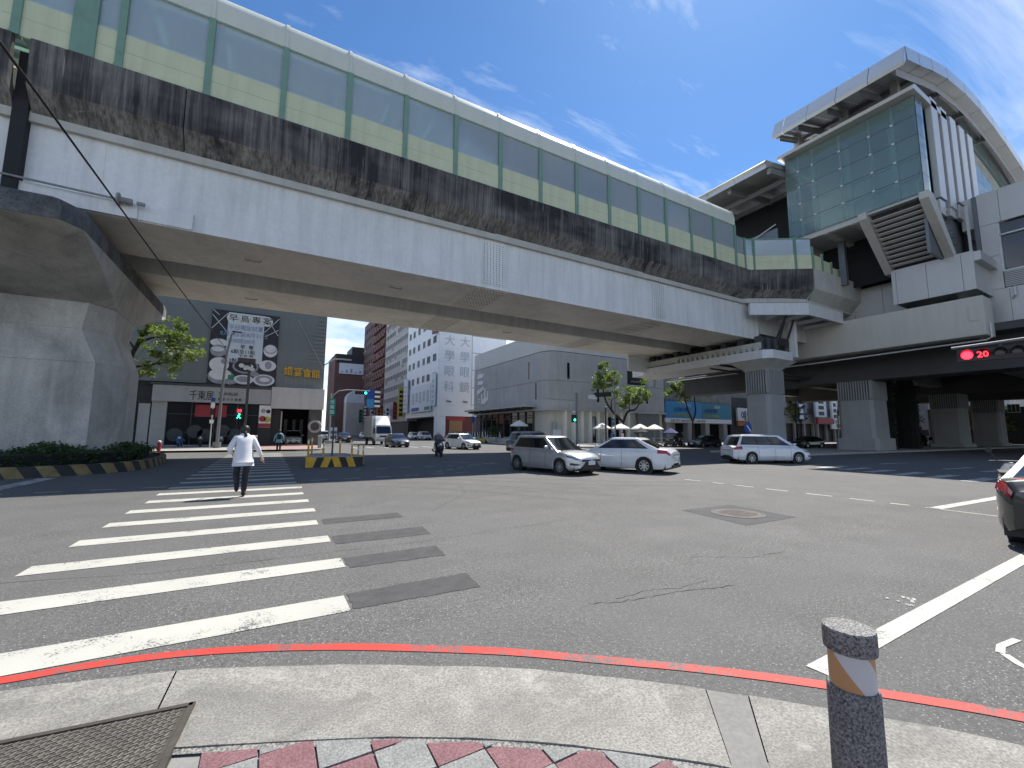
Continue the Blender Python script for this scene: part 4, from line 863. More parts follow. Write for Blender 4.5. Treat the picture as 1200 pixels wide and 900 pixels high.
# ---- billboard
bb = thing('billboard','tall black-and-white dim sum billboard with Chinese lettering on the dark wall','billboard',(-2.6,49.8,5.95))
blk(bb,'board','photo_dark',-5.5,.3,49.80,49.94,5.95,13.45)
YB = 49.79
def disc(x,z,r_,mt,k=1,y=YB,nm='food_picture'):
    vs_ = [(x+r_*math.cos(a),y,z+k*r_*math.sin(a)) for a in [R(i*15) for i in range(24)]]
    return MB().loft([vs_,[(a,y-.012,c_) for a,b__,c_ in vs_]]).build(nm,mt,bb)
blk(bb,'print_panel','sign_pale',-4.15,-1.05,49.775,49.8,8.3,13.3)
for i in range(7):
    for x0 in (-5.5,-1.0):
        z = 11.0+i*.42
for (a,b_) in (((-5.45,12.9),(-4.2,11.3)),((-5.45,11.5),(-4.2,13.2)),((-5.45,13.4),(-4.9,12.9)),((-1.0,13.3),(.25,11.4)),((-1.0,11.6),(.25,13.2)),((-.9,11.2),(.25,12.0))): MB().bar((a[0],49.785,a[1]),(b_[0],49.785,b_[1]),.05,.02,up=(0,1,0)).build('lattice_line','sign_white',bb)
for i,ch_ in enumerate('早鳥專案'):
    x = -3.95+i*.98; disc(x+.18,12.75,.52,'sign_white',1,49.772); text(ch_,.82,'sign_black',bb,(x-.2,49.752,12.46),name='lettering')
text('平日限定試賣',.58,'ink_blue',bb,(-4.1,49.76,11.62),sx_=.86,name='lettering'); text('8月1日至8月31日',.56,'ink_blue',bb,(-4.75,49.76,10.95),sx_=.98,name='lettering'); text('10:00送200元',.52,'ink_blue',bb,(-4.1,49.76,10.3),sx_=.8,name='lettering')
text('早  餐',.46,'sign_black',bb,(-3.0,49.76,9.75),name='lettering'); text('6點至11點',.46,'sign_black',bb,(-3.75,49.76,9.25),name='lettering'); text('下午茶',.44,'sign_black',bb,(-3.1,49.76,8.78),name='lettering'); text('2點至4點半',.44,'sign_black',bb,(-3.85,49.76,8.35),name='lettering')
for x,z,r_,mt,k,y in ((-4.75,10.15,.72,'photo_light',.55,49.785),(-4.75,9.35,.66,'photo_mid',.9,49.778),(-4.8,9.5,.5,'photo_light',.5,49.765),(-4.6,8.0,.8,'photo_light',.9,49.785),(-4.2,8.35,.28,'photo_mid',1,49.77),(-4.4,6.85,1.05,'photo_mid',.72,49.783),(-4.45,7.05,.9,'photo_light',.6,49.77),
    (-2.4,7.95,1.12,'photo_mid',.62,49.784),(-2.4,8.0,.95,'photo_dark',.6,49.772),(-2.75,8.05,.24,'photo_light',.9,49.76),(-2.0,8.0,.26,'photo_light',.8,49.76),(-2.4,7.8,.2,'photo_light',.9,49.757),(-2.5,6.65,.85,'photo_light',.55,49.782),(-2.5,6.68,.6,'photo_mid',.5,49.77),(-.75,6.7,.95,'photo_light',.62,49.781),(-.75,6.72,.75,'photo_mid',.6,49.769),(-.7,6.75,.45,'photo_light',.5,49.757),
    (-.35,9.75,.62,'photo_light',1.05,49.783),(-.35,9.9,.56,'photo_mid',.8,49.77),(-.35,9.95,.48,'photo_light',.8,49.759),(-.5,8.2,.75,'photo_light',.75,49.786),(-.45,8.25,.3,'photo_mid',1.3,49.772),(-3.6,6.35,.5,'photo_mid',.5,49.764),(-1.6,7.25,.4,'photo_mid',.6,49.763)):
    disc(x,z,r_,mt,k,y)

# ---- side street, right-hand row
wh = thing('clinic_building','white tiled corner building with vertical Chinese lettering','building',(34,98,0))
WX, WY = 30.6, 86.0
blk(wh,'wall','white_tile',WX,47,WY,110,5.0,31); blk(wh,'shop_back','dark_void',WX+3,46,WY+3,110,.1,5.0)
blk(wh,'corner_pillar','white_tile',WX,WX+1.9,WY,WY+1.9,.1,5.0); blk(wh,'fascia','sign_white',WX-.15,38.6,WY-.2,WY+.0,5.0,7.2); blk(wh,'shop_wall','sign_maroon',WX+1.9,38.6,WY+.15,WY+.35,.1,5.0); blk(wh,'shop_door','warm_interior',33.4,36.4,WY+.05,WY+.15,.1,4.1)
blk(wh,'shop_sign','sign_red',32.8,36.9,WY-.02,WY+.14,4.15,4.9); blk(wh,'lane_wall','brown_tile',38.6,47,WY+.1,WY+.3,.1,6.5)
for z in (7.5,11.3,15.2,19.1,23,27): blk(wh,'floor_line','wframe',38.4,47,WY-.08,WY-.0,z,z+.18)
blk(wh,'panel_edge','wframe',38.3,38.45,WY-.1,WY,7.2,31); blk(wh,'lettered_panel','sign_white',WX+.1,38.3,WY-.06,WY-.0,7.3,31)
for i in range(7): blk(wh,'panel_joint','sign_pale',WX+.1,38.3,WY-.075,WY-.06,10.4+i*3.1,10.45+i*3.1)
for i,(a,b_) in enumerate(zip('大學眼科','大學眼鏡')):
    z = 20.5-i*3.35; text(a,2.5,'ink_soft',wh,(WX+1.2,WY-.11,z),name='lettering'); text(b_,2.5,'ink_soft',wh,(WX+4.8,WY-.11,z),name='lettering')
for x in (WX+2.4,WX+6.2):
    for z in (8.2,24.6): MB().bar((x-.5,WY-.4,z),(x+.5,WY-.4,z-.1),.3,.2).build('wall_lamp','dark_steel',wh)
for z in (13.1,17.2,21.2,25.2,29):
    for y in (88.5,92.5,96,100,104,107.5):
        if random.random() < .93: win(wh, W_C if y < 94 else W_B, WX, y, z, FACE_W)
for z in (24.6,28.4):
    for x in (40.2,43.5): win(wh, W_A, x, WY, z, FACE_S)
for nm_,lab,y0,y1,z0,z1,mt,dx in (('projecting_sign','pale blue projecting sign with a round eye logo on the white clinic',86.3,88.4,7.2,14.2,'sign_pale',.35),('wall_sign','wide pale clinic sign board along the street side of the white building',89,104.5,6.2,12.3,'sign_pale',.3),('projecting_sign','narrow blue projecting sign at the far end of the clinic',106.3,109.4,6.5,15,'sign_pale',.6),('projecting_sign','dark maroon square sign near the clinic roof',85.9,88.6,22.9,26.6,'sign_maroon',.5)):
    t = sign(nm_,lab,WX-dx-.25,WX-dx,y0,y1,z0,z1,mt)
    if mt == 'sign_pale':
        k = int((z1-z0)/1.1)
        if nm_ == 'wall_sign':
            for i in range(5): disc_o = MB().box(WX-dx-.29,WX-dx-.25,90.2+i*2.7,91.6+i*2.7,8.2+.4*(i%2),10.8).build('print_block','ink_soft',t)
            MB().box(WX-dx-.29,WX-dx-.25,97,103,6.5,7.3).build('print_block','sign_blue',t); MB().box(WX-dx-.29,WX-dx-.25,89.4,93,6.5,7.2).build('print_block','sign_green',t)
        else:
            for i in range(k-1): MB().box(WX-dx-.29,WX-dx-.25,y0+.5,y1-.5,z0+.5+i*1.1,z0+1.2+i*1.1).build('print_block','ink_soft',t)
    MB().bar((WX-dx,(y0+y1)/2,(z0+z1)/2),(WX+.02,(y0+y1)/2,(z0+z1)/2),.15,.15).build('bracket','dark_steel',t)
def street_row(name, label, y0, y1, x, zt_, wall, me, dy, dz, base_m='lb_dark', z1=7.0, bands=True, skip=.05, balc=None):
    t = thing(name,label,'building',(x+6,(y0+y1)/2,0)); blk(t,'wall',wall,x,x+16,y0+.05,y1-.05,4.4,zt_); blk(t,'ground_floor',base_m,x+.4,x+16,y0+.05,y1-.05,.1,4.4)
    n_ = max(1,int((y1-y0-1.0)/dy)); z = z1
    while z < zt_-2:
        for i in range(n_):
            y = y0+.5+(i+.5)*(y1-y0-1.0)/n_
            if random.random() > skip: win(t,me,x,y,z,FACE_W)
            if random.random() < .16: inst('air_conditioner',AC,t,Vector((x,y+.3,z-.75))-t.location,(0,0,FACE_W))
        if bands: blk(t,'floor_band','wframe' if bands == 1 else wall,x-.09,x,y0+.05,y1-.05,z-.95,z-.7)
        if balc:
            for i in range(n_): y = y0+.5+(i+.5)*(y1-y0-1.0)/n_; blk(t,'balcony',balc,x-.9,x-.0,y-1.4,y+1.4,z-1.0,z-.1)
        z += dz
    return t
street_row('grey_apartment','tall grey apartment block with rows of small windows beside the clinic',110,137,31.0,40,'old_grey',W_A,2.0,3.3)
street_row('red_apartment','dark red brick apartment tower with balconies farther down the street',137,156,31.2,47,'red_tile',W_D,3.6,3.3,bands=0,balc='brown_tile')
street_row('red_apartment','narrow dark brown tower beyond the red brick apartments',156,178,31.6,44,'brown_tile',W_D,3.2,3.3,bands=0)
street_row('shop_house','low old shop house with rusty awning at the end of the street',178,205,31.5,18,'concrete_old',W_A,2.6,3.2)
for i,(y,z0,z1,mt,dx,lab) in enumerate(((113,5.5,13.5,'sign_yellow',1.6,'tall yellow-green projecting shop sign beside the white truck'),(120,5,10,'sign_red',1.2,'red projecting sign on the grey apartment block'),(128,5,9.5,'sign_pale',1.3,'pale projecting sign below the grey apartment block'),(140,5,10.5,'sign_orange',1.3,'orange projecting sign at the red tower foot'),(150,5,9,'sign_white',1.4,'white projecting sign at the red tower foot'),(162,5,11,'sign_maroon',1.5,'maroon banner sign far down the street'),(171,5,10,'sign_green',1.4,'dark green banner sign far down the street'),(181,4,9,'sign_white',1.4,'white banner sign at the end of the street'))):
    t = sign('projecting_sign',lab,31-dx,31.2-.2,y,y+.3,z0,z1,mt)
    for k in range(int((z1-z0)/1.2)): MB().box(31-dx+.25,31-.45,y-.03,y,z0+.3+k*1.2,z0+1.05+k*1.2).build('print_block','sign_black' if mt != 'sign_maroon' else 'sign_white',t)
bs = sign('bracket_sign','blue sign with striped pole hanging above the white truck',11.5,12.45,61,61.1,4.9,7.5,'sign_blue')
MB().box(11.5,12.45,60.97,61.0,4.9,6.1).build('print_block','sign_sky',bs); MB().box(12.55,13.3,60.98,61.12,4.9,7.5).build('striped_backing','black_paint',bs)
for i in range(4): MB().box(12.55,13.3,60.95,60.98,5.0+i*.65,5.3+i*.65).build('white_band','sign_white',bs)
MB().tube([(12.5,61.05,.1),(12.5,61.05,7.7)],.08,8).build('pole','pole_dark',bs)
# buildings closing the view down the street (left side)
be = thing('brown_office','dark brown office building with a blue video screen at the street end','building',(30,185,0))
blk(be,'wall','brown_tile',21,44,178,200,.1,32); blk(be,'roof_block','lb_dark',28,44,184,198,32,36.5); blk(be,'screen_frame','lb_dark',21.5,44,177.5,178,28.5,32); blk(be,'video_screen','sign_pale',22.5,36,177.2,177.5,24.2,28.4)
for i in range(7): blk(be,'screen_block','ink_blue',23.2+i*1.7,24+i*1.7,177.15,177.2,24.6,25.1+.6*(i%3))
MB().prism([(25,12.5)]+[(29.5-4.5*math.cos(R(a)),14+3.6*math.sin(R(a))) for a in range(0,181,20)]+[(34,12.5)],'y',172,178).build('arched_canopy','sign_pale',be); blk(be,'canopy_front','old_grey',25,34,171.6,178,.1,12.4)
street_l = thing('pale_tower','pale slender tower behind the banquet building','building',(12,200,0)); blk(street_l,'wall','pale_build',7,19,200,216,.1,34)
for z in range(6,32,4):
    for x in (9,12,15): win(street_l,W_A,x,200,z,FACE_S)
for i,(y,h,mt,lab) in enumerate(((85,16,'pale_build','pale shop house beyond the banquet building'),(100,22,'old_grey','grey shop house on the left side of the street'),(118,19,'red_tile','red brick shop house on the left side of the street'),(138,24,'pale_build','tall pale house at the left street end'))):
    t = thing('shop_house',lab,'building',(0,y+7,0)); xe = 6.0+i*.9; blk(t,'wall',mt,-12,xe,y,y+(14 if i<1 else 16),4.3,h); blk(t,'ground_floor','lb_dark',-12,xe-.3,y,y+14,.1,4.3); blk(t,'cornice','wframe',-12,xe+.2,y,y+14,h,h+.3)
    for z in range(6,int(h)-1,4):
        for x in (-6,-2,2.5): win(t,W_A,x,y,z,FACE_S)

# ---- grey concrete arts building
ms = thing('arts_building','grey concrete corner building with slit windows and a white emblem','building',(46,62,0))
cr_, X_, Y_ = 2.2, 35.6, 52.0
arc = [(X_+cr_-cr_*math.cos(a), Y_+cr_-cr_*math.sin(a)) for a in [R(i*11.25) for i in range(9)]]
plan = [(X_,78.4)]+arc+[(60.2,Y_),(60.2,78.4)]
def ring(d, z): return [(x+(d if x < 37 else 0), y, z) for x,y in plan]
MB().loft([[(x,y,5.2) for x,y in plan],[(x,y,9.45) for x,y in plan]]).build('wall','mus_wall',ms,smooth=25)
MB().loft([[(x,y,9.50) for x,y in plan],[(x,y,13.9) for x,y in plan]]).build('wall','mus_wall',ms,smooth=25)
pin = [(x+.12 if x < 60 else x, y+.12 if y < 60 else y) for x,y in plan]
MB().loft([[(x,y,9.40) for x,y in pin],[(x,y,9.55) for x,y in pin]]).build('shadow_joint','dark_void',ms); MB().loft([[(x,y,13.85) for x,y in pin],[(x,y,14.05) for x,y in pin]]).build('shadow_joint','dark_void',ms)
MB().loft([[(x+.02,y+.02,14.0) for x,y in plan],[(x+.02,y+.02,17.1) for x,y in plan]]).build('parapet_band','mus_top',ms,smooth=25)
# slit windows
for y,z0,z1 in ((57.5,10.1,12.8),(55.4,6.7,9.3)): blk(ms,'slit_window','glass_dark',X_-.03,X_+.05,y-.16,y+.16,z0,z1)
for x,z0,z1 in ((39.3,9.8,12.3),(45.1,6.5,9.1),(56.0,6.7,11.6),(58.0,9.6,12.4)): blk(ms,'slit_window','glass_dark',x-.22,x+.22,Y_-.03,Y_+.05,z0,z1)
blk(ms,'loading_recess','dark_void',51.5,55.6,Y_-.03,Y_+.04,9.7,12.6); blk(ms,'roller_shutter','clad_dark',53.6,58.8,Y_-.04,Y_+.04,.2,5.0); blk(ms,'sign_light','lamp_off',52.0,54,Y_-.2,Y_-.03,10.1,10.4)
# ledges and ground floor
led = [(x-.35 if x < 37 else x, y-.35 if y < 57 else y) for x,y in plan]
MB().loft([[(x,y,4.95) for x,y in led],[(x,y,5.19) for x,y in led]]).build('ledge','ledge',ms); blk(ms,'canopy','ledge',33.4,35.7,55.2,78,5.55,5.9)
for i in range(9): blk(ms,'canopy_beam','dark_steel',33.6,35.6,56.4+i*2.5,56.6+i*2.5,5.2,5.55)
gi = [(x+.5 if x < 37 else x-.1, y+.5 if y < 57 else y-.1) for x,y in plan]
MB().loft([[(x,y,.1) for x,y in gi],[(x,y,4.96) for x,y in gi]]).build('ground_floor','mus_beige',ms)
for i in range(9):
    y = 56.6+i*2.4; blk(ms,'shop_pane','glass_dark',X_+.38,X_+.44,y+.06,y+2.34,.9,4.9); blk(ms,'shop_mullion','dark_steel',X_+.2,X_+.45,y-.08,y+.08,.9,4.95); blk(ms,'shop_transom','dark_steel',X_+.3,X_+.4,y+.08,y+2.3,3.9,4.05)
    blk(ms,'hall_lamp','lamp_off',X_+.33,X_+.37,y+.5,y+1.9,4.25,4.4)
for i in range(9): x = 38.6+i*1.62; blk(ms,'white_fin','fin_white',x,x+.42,Y_+.05,Y_+.5,.1,4.95)
for i in (3,5,6): x = 39.1+i*1.62; blk(ms,'dark_door','glass_dark',x,x+1.0,Y_+.42,Y_+.47,.2,4.2)
blk(ms,'planter_wall','lb_band',36.6,37.3,Y_+.1,Y_+.5,.9,3.2)
# emblem: three slanted bars over an open hand-like stroke
def emblem(poly, nm='emblem_stroke'):
    MB().loft([[(X_-.02,y,z) for y,z in poly],[(X_-.12,y,z) for y,z in poly]]).build(nm,'sign_white',ms)
for p_ in ([(76.9,12.1),(76.5,13.0),(73.9,12.9),(74.2,12.1)],[(76.7,10.9),(76.3,11.6),(74.1,11.5),(74.3,10.8)],[(76.9,8.9),(76.9,9.7),(73.8,10.5),(74.0,9.7),(75.3,9.3)]): emblem(p_)
emblem([(74.9,9.0),(74.4,9.1),(74.4,7.9),(73.6,8.2),(73.6,9.9),(73.1,10.0),(73.1,8.1),(72.4,8.3),(72.3,9.4),(71.9,9.4),(71.9,7.7),(73.2,7.0),(74.8,7.0)]); emblem([(76.2,7.9),(76.2,8.1),(75.4,8.1),(75.4,7.9)]); emblem([(76.2,7.4),(76.2,7.6),(75.4,7.6),(75.4,7.4)])
tr_ = MB().prism([(30.2,56),(35.8,56),(35.8,80),(30.2,80)],'z',.14,.75).build('terrace','ledge'); struct(tr_,'raised terrace beside the grey concrete building')
rl = thing('terrace_railing','white-and-dark lattice railing along the terrace','railing',(30.6,66,.75))
for i in range(44): y = 57+i*.5; MB().bar((30.6,y,.75),(30.6,y+(.35 if i%2 else -.15),1.75),.09,.12).build('railing_post','sign_white' if i%3 else 'black_paint',rl)
MB().box(30.55,30.65,56.8,79,1.7,1.78).build('hand_rail','dark_steel',rl); MB().box(30.7,30.75,56.8,79,.8,1.6).build('back_panel','lb_dark',rl)

# ---- building with the blue sign, and shops beyond the columns
bl_ = thing('blue_sign_building','old concrete building with a wrap-around blue sign and open arcade','building',(72,60,0))
blk(bl_,'wall','concrete_old',60.8,80,52.4,70,7.3,20); blk(bl_,'arcade_back','dark_void',60.8,80,55.4,56,.1,7.3)
for x in (60.9,66.6,71.6,77.0): blk(bl_,'arcade_column','pale_build',x,x+1.1,52.3,53.4,.1,3.7)
blk(bl_,'arcade_wall','pale_build',61.9,64.6,53.5,53.7,.1,3.6); blk(bl_,'lintel','concrete_old',60.8,80,52.5,55,3.5,7.3)
s1 = sign('wrap_sign','bright blue shop sign with small white and green print above the arcade',60.4,70.0,51.9,52.2,4.4,7.4,'sign_sky'); s2 = sign('wrap_sign','darker teal shop sign continuing right of the bright blue one',70.05,79.0,52.0,52.3,4.4,7.3,'sign_teal')
for t,x0,m_ in ((s1,62.4,'sign_white'),(s2,70.8,'sign_white')):
    text('NEW',.75,m_,t,(x0+3,51.85,6.45),name='lettering'); text('大直新百匯',.8,'sign_blue',t,(x0,51.85,5.65),name='lettering'); text('安心成家 首選推薦',.55,'sign_yellow',t,(x0-.4,51.85,4.75),name='lettering')
s3 = sign('strip_sign','white strip sign with dark letters under the blue sign',60.4,79.0,51.95,52.25,3.6,4.38,'sign_white'); text('房屋 仲介 0800 房屋 仲介 大樓 買賣',.6,'ink_grey',s3,(61.6,51.9,3.72),name='lettering')
bd = thing('shop_house','dark narrow shop house right of the blue sign','building',(86,60,0)); blk(bd,'wall','lb_dark',80.2,92,53,68,.1,9); blk(bd,'upper_wall','concrete_old',80.2,92,53.2,68,9,22)
s4 = sign('shop_sign','white shop sign with large black lettering beside the column',82,90.5,52.5,52.9,4.3,6.9,'sign_white'); text('예당',2.1,'sign_black',s4,(83,52.45,4.6),name='lettering'); MB().box(82,90.5,52.55,52.9,3.3,4.2).build('lower_strip','sign_orange',s4)
for i,(x0,x1,y,h,mt,lab) in enumerate(((94,106,50,24,'pale_build','pale town house behind the first station column'),(106.2,118,49.5,26,'old_grey','grey town house hung with signs behind the columns'),(118.2,131,49,22,'red_tile','reddish town house far behind the second column'),(133,150,46,20,'pale_build','pale town house seen below the station beyond the climbers'),(152,172,44,22,'concrete_old','concrete town house at the far right below the station'),(174,205,40,20,'old_grey','grey town house at the right edge below the station'))):
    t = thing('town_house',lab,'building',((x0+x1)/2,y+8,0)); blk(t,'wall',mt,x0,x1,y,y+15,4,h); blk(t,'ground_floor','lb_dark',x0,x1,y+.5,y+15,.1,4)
    for k in range(3): xx = x0+(x1-x0)*(k+.5)/3; win(t,W_B,xx,y,6,FACE_S); win(t,W_B,xx,y,9.5,FACE_S)
    for k in range(4): blk(t,'arcade_column','pale_build',x0+k*(x1-x0-.6)/3,x0+k*(x1-x0-.6)/3+.6,y,y+.45,.1,4)
for lab,x,z0,z1,w,mt in (('tall blue vertical sign behind the first column',96,4.5,10.5,3.0,'sign_blue'),('white vertical sign with dark lettering behind the first column',110.5,5.0,10.4,2.4,'sign_white'),('large pale sign board with a square logo behind the columns',103.5,5.5,10.4,4.5,'sign_pale'),('dark red shop sign band behind the columns',104,4.0,5.2,7,'sign_red'),('white awning sign low behind the columns',110,2.9,4.2,8,'sign_white'),('maroon hanging sign at the second column',117,5,10.6,2.2,'sign_maroon')):
    t = sign('street_sign_board',lab,x,x+w,48.3,48.7,z0,z1,mt)
    for k in range(int((z1-z0)/1.3)): MB().box(x+w*.25,x+w*.75,48.27,48.3,z0+.35+k*1.3,z0+1.15+k*1.3).build('print_block','sign_black' if mt in ('sign_white','sign_pale') else 'sign_white',t)
for lab,x,z in (('small white notice board below the station, left one',100,2.6),('small white notice board below the station, right one',104.5,2.8)):
    t = sign('notice_board',lab,x,x+2.4,30,30.1,z,z+1.4,'sign_white'); MB().tube([(x+1.2,30.05,.1),(x+1.2,30.05,z)],.06,6).build('pole','pole_dark',t)
wl_ = sign('lit_window_panel','tall lit cream panel far below the station beside the dark climbers',99,101.2,36,36.2,3.2,8.0,'warm_glow','panel')

# ================================================================== TREES, HEDGE
def leaf_quads(q, c, r_, n_, size, flat=.75, rnd=random):
    for _ in range(n_):
        while True:
            v = Vector((rnd.uniform(-1,1),rnd.uniform(-1,1),rnd.uniform(-1,1)))
            if v.length < 1: break
        v = v*(.55+.45*v.length); p = Vector(c)+Vector((v.x*r_,v.y*r_,v.z*r_*flat)); s = size*rnd.uniform(.6,1.25)
        a = Vector((rnd.uniform(-1,1),rnd.uniform(-1,1),rnd.uniform(-.6,.6))).normalized(); b = a.cross(Vector((rnd.uniform(-1,1),rnd.uniform(-1,1),rnd.uniform(-1,1)))).normalized()
        q.add([p-a*s,p-b*s*.42,p+a*s,p+b*s*.42],[(0,1,2,3)])
def tree(label, loc, limbs, clumps, leaf, size, trunk_r, dens, name='street_tree', lm='leaf_light', group='street trees'):
    t = thing(name,label,'tree',loc,0,group); q = MB()
    for pts, r0 in limbs:
        P = smoothpath(pts,4); k = len(P); q.tube([(p.x+random.uniform(-.03,.03)*i/k,p.y,p.z) for i,p in enumerate(P)],[r0*(1-.72*i/(k-1)) for i in range(k)],8)
    q.build('trunk','bark',t,smooth=60,local=True)
    q = MB()
    for x,y,z,r_ in clumps:
        for _ in range(max(5,int(r_*12))):
            o_ = Vector((random.gauss(0,.55),random.gauss(0,.55),random.gauss(0,.42)))*r_; leaf_quads(q,(x+o_.x,y+o_.y,z+o_.z),r_*random.uniform(.2,.6),int(dens*r_*random.uniform(.15,.75)),size)
    q.build('crown',lm,t,local=True); return t
# left tree behind the pier
tree('young tree with bright lit leaves just right of the concrete pier',(-10.9,42.2,.1),
     [([(0,0,0),(.15,.1,2.2),(.5,0,4.2),(1.2,0,6.2),(1.9,0,8.6),(2.5,.3,10)],.30),([(1.1,0,6.0),(1.9,.3,6.4),(2.8,.2,6.6),(3.3,0,7.2)],.12),([(1.8,0,8.2),(2.6,.2,8.7),(3.6,0,8.9)],.11),([(.5,0,4.4),(-.3,.2,5.6),(-.8,0,7)],.12),([(1.6,0,7.6),(1.0,.3,8.6),(.4,.5,9.2)],.08)],
     [(3.4,0,8.9,1.15),(4.4,0,8.0,1.15),(3.0,.2,7.6,.8),(4.0,0,6.5,.85),(2.4,.2,6.0,.75),(1.6,.4,5.6,.55),(2.4,.3,9.5,.8),(3.9,.1,9.8,.65),(5.2,.1,7.5,.7),(-.9,.2,6.9,.6),(4.9,.1,8.7,.6)],'leaf_light',.15,.3,110)
# two trees in front of the grey building
tree('thin forked street tree in front of the grey concrete building',(44.6,46,.14),
     [([(0,0,0),(.1,0,1.6),(-.05,0,3.2)],.34),([(-.05,0,3.1),(-1.6,0,4.2),(-3.0,0,5.6),(-3.5,.2,7.4),(-3.3,.2,9)],.2),([(-2.2,0,4.7),(-2.0,.2,6.2),(-1.0,.2,6.6)],.11),([(0,0,3.1),(.9,0,4.6),(2.4,0,5.0),(3.6,.2,6.0),(4.4,.2,6.6)],.18),([(1.2,0,4.7),(1.6,.2,5.8),(3.0,.3,6.4)],.09)],
     [(-4.2,0,8.9,1.35),(-2.9,0,9.7,1.3),(-3.4,.3,11.0,.95),(-1.9,.1,8.6,1.2),(-4.6,0,7.7,.85),(.6,0,6.6,1.15),(2.2,.2,7.3,1.3),(3.6,.1,7.9,1.2),(4.6,.1,7.2,1.0),(.2,.2,5.7,.8),(-1.6,.2,7.2,.8),(3.2,.2,6.4,.8)],'leaf_light',.2,.34,75)
tree('slender V-shaped street tree in front of the blue sign',(57.8,44.5,.14),
     [([(0,0,0),(.05,0,1.8),(0,0,3.6)],.30),([(0,0,3.5),(-.9,0,5.0),(-1.4,.1,6.6),(-1.9,.1,8.2)],.18),([(0,0,3.5),(.8,0,5.0),(.8,.1,6.8),(1.2,.1,8.2)],.16)],
     [(-2.6,0,8.3,1.4),(-.9,.2,8.9,1.4),(1.0,0,8.7,1.5),(2.8,.1,8.9,1.4),(4.2,0,8.6,1.2),(-3.4,.1,9.0,1.0),(3.6,.2,9.6,1.0),(-1.6,.2,7.3,1.0),(1.6,.2,9.9,1.1),(-.3,.1,10.0,1.0)],'leaf_light',.21,.3,75)
tree('small pale-leaved tree glimpsed between the first two columns',(66,33.5,.1),
     [([(0,0,0),(.1,0,2.5),(0,0,5)],.16),([(0,0,3.2),(-.9,0,4.3),(-1.6,0,5)],.08),([(.1,0,3.6),(1.2,0,4.4),(1.9,0,4.6)],.08)],[(-1.6,0,5.2,.9),(0,0,5.8,1.0),(1.6,0,4.9,.9),(-.6,0,3.8,.6),(1.9,0,3.6,.6)],'leaf_light',.2,.2,50)
tree('bright green tree seen in the gap beyond the right-hand columns',(108,26,.1),
     [([(0,0,0),(.1,0,2.5),(0,0,6)],.2)],[(0,0,5.2,2.2),(-1.6,0,3.6,1.6),(1.7,0,3.8,1.7)],'leaf_light',.28,.2,40)
tree('bright green tree at the right picture edge below the station',(121,24.5,.1),
     [([(0,0,0),(.1,0,2.5),(0,0,6)],.2)],[(0,0,5.2,2.2),(-1.6,0,3.4,1.6),(1.7,0,3.8,1.7)],'leaf_light',.28,.2,40)
# dark climber-covered posts below the station
for x,y,lab in ((57.6,20.2,'tall black climber-covered post right of the broad column'),(62.5,20.0,'wider black climber-covered post farther from the broad column')):
    t = thing('climber_post',lab,'plant',(x,y,0),0,'climber-covered posts'); w = 1.15 if x > 60 else .95; q = MB(); rr = [];
    MB().tube([(x,y,0),(x,y,2),(x,y,4.5),(x,y,7.9)],[w*.95,w*.8,w*.9,w*.6],9).build('post','ivy_black',t)
    for i in range(34): leaf_quads(q,(x+random.uniform(-.35,.35),y+random.uniform(-.35,.35),.4+i*.205),w,60,.16,.6)
    q.build('foliage','ivy_black',t)
# planter with striped kerb under the viaduct
ptsk = [(-40,19.9),(-12,19.9),(-9,19.95),(-7.4,20.05),(-6.5,20.35),(-5.7,20.85),(-5.0,21.5),(-4.55,22.4),(-4.3,23.6),(-4.25,25.2),(-4.35,27.2),(-4.8,29.6),(-5.8,32),(-7.2,33.8),(-9,34.9),(-12,35.3),(-40,35.3)]
md = thing('planted_median','planted median island with black-and-yellow striped kerb under the viaduct','median',(-8,27.4,0))
pk = smoothpath([(x,y,0) for x,y in ptsk],8)
dist = [0]
for a,b_ in zip(pk,pk[1:]): dist.append(dist[-1]+(b_-a).length)
def at_(d):
    d = max(0,min(dist[-1]-1e-4,d)); i = max(j for j in range(len(dist)) if dist[j] <= d); i = min(i,len(pk)-2)
    t = (d-dist[i])/(dist[i+1]-dist[i]); dr = (pk[i+1]-pk[i]).normalized(); return pk[i]+(pk[i+1]-pk[i])*t, Vector((-dr.y,dr.x,0))
MB().prism([(p.x,p.y) for p in offs(pk,.25)],'z',-.02,.30).build('soil','bark',md)
d, i = 22.0, 0
while d < dist[-1]-24:
    L_ = .42; n_ = 3; lo_o, hi_o, hi_i = [], [], []
    for k in range(n_+1):
        p,nn = at_(d+L_*k/n_); lo_o.append(p); p2,n2_ = at_(d-.22+L_*k/n_); hi_o.append(p2+n2_*.04+Vector((0,0,.36))); hi_i.append(p2+n2_*.28+Vector((0,0,.37)))
    lo_i = [Vector((p.x,p.y,0)) for p in hi_i]
    q = MB().strip(lo_o,hi_o); q.strip(hi_o,hi_i); q.build('kerb_stripe','kerb_yellow' if i%2 else 'black_paint',md,smooth=40); d += L_; i += 1
hd = thing('hedge','dense dark green hedge filling the median island around the pier','hedge',(-8,26,.3)); q = MB()
inner = offs(pk,.55)
def in_poly(x,y,P):
    c = False; j = len(P)-1
    for i_ in range(len(P)):
        if (P[i_].y > y) != (P[j].y > y) and x < (P[j].x-P[i_].x)*(y-P[i_].y)/(P[j].y-P[i_].y)+P[i_].x: c = not c
        j = i_
    return c
cnt = 0
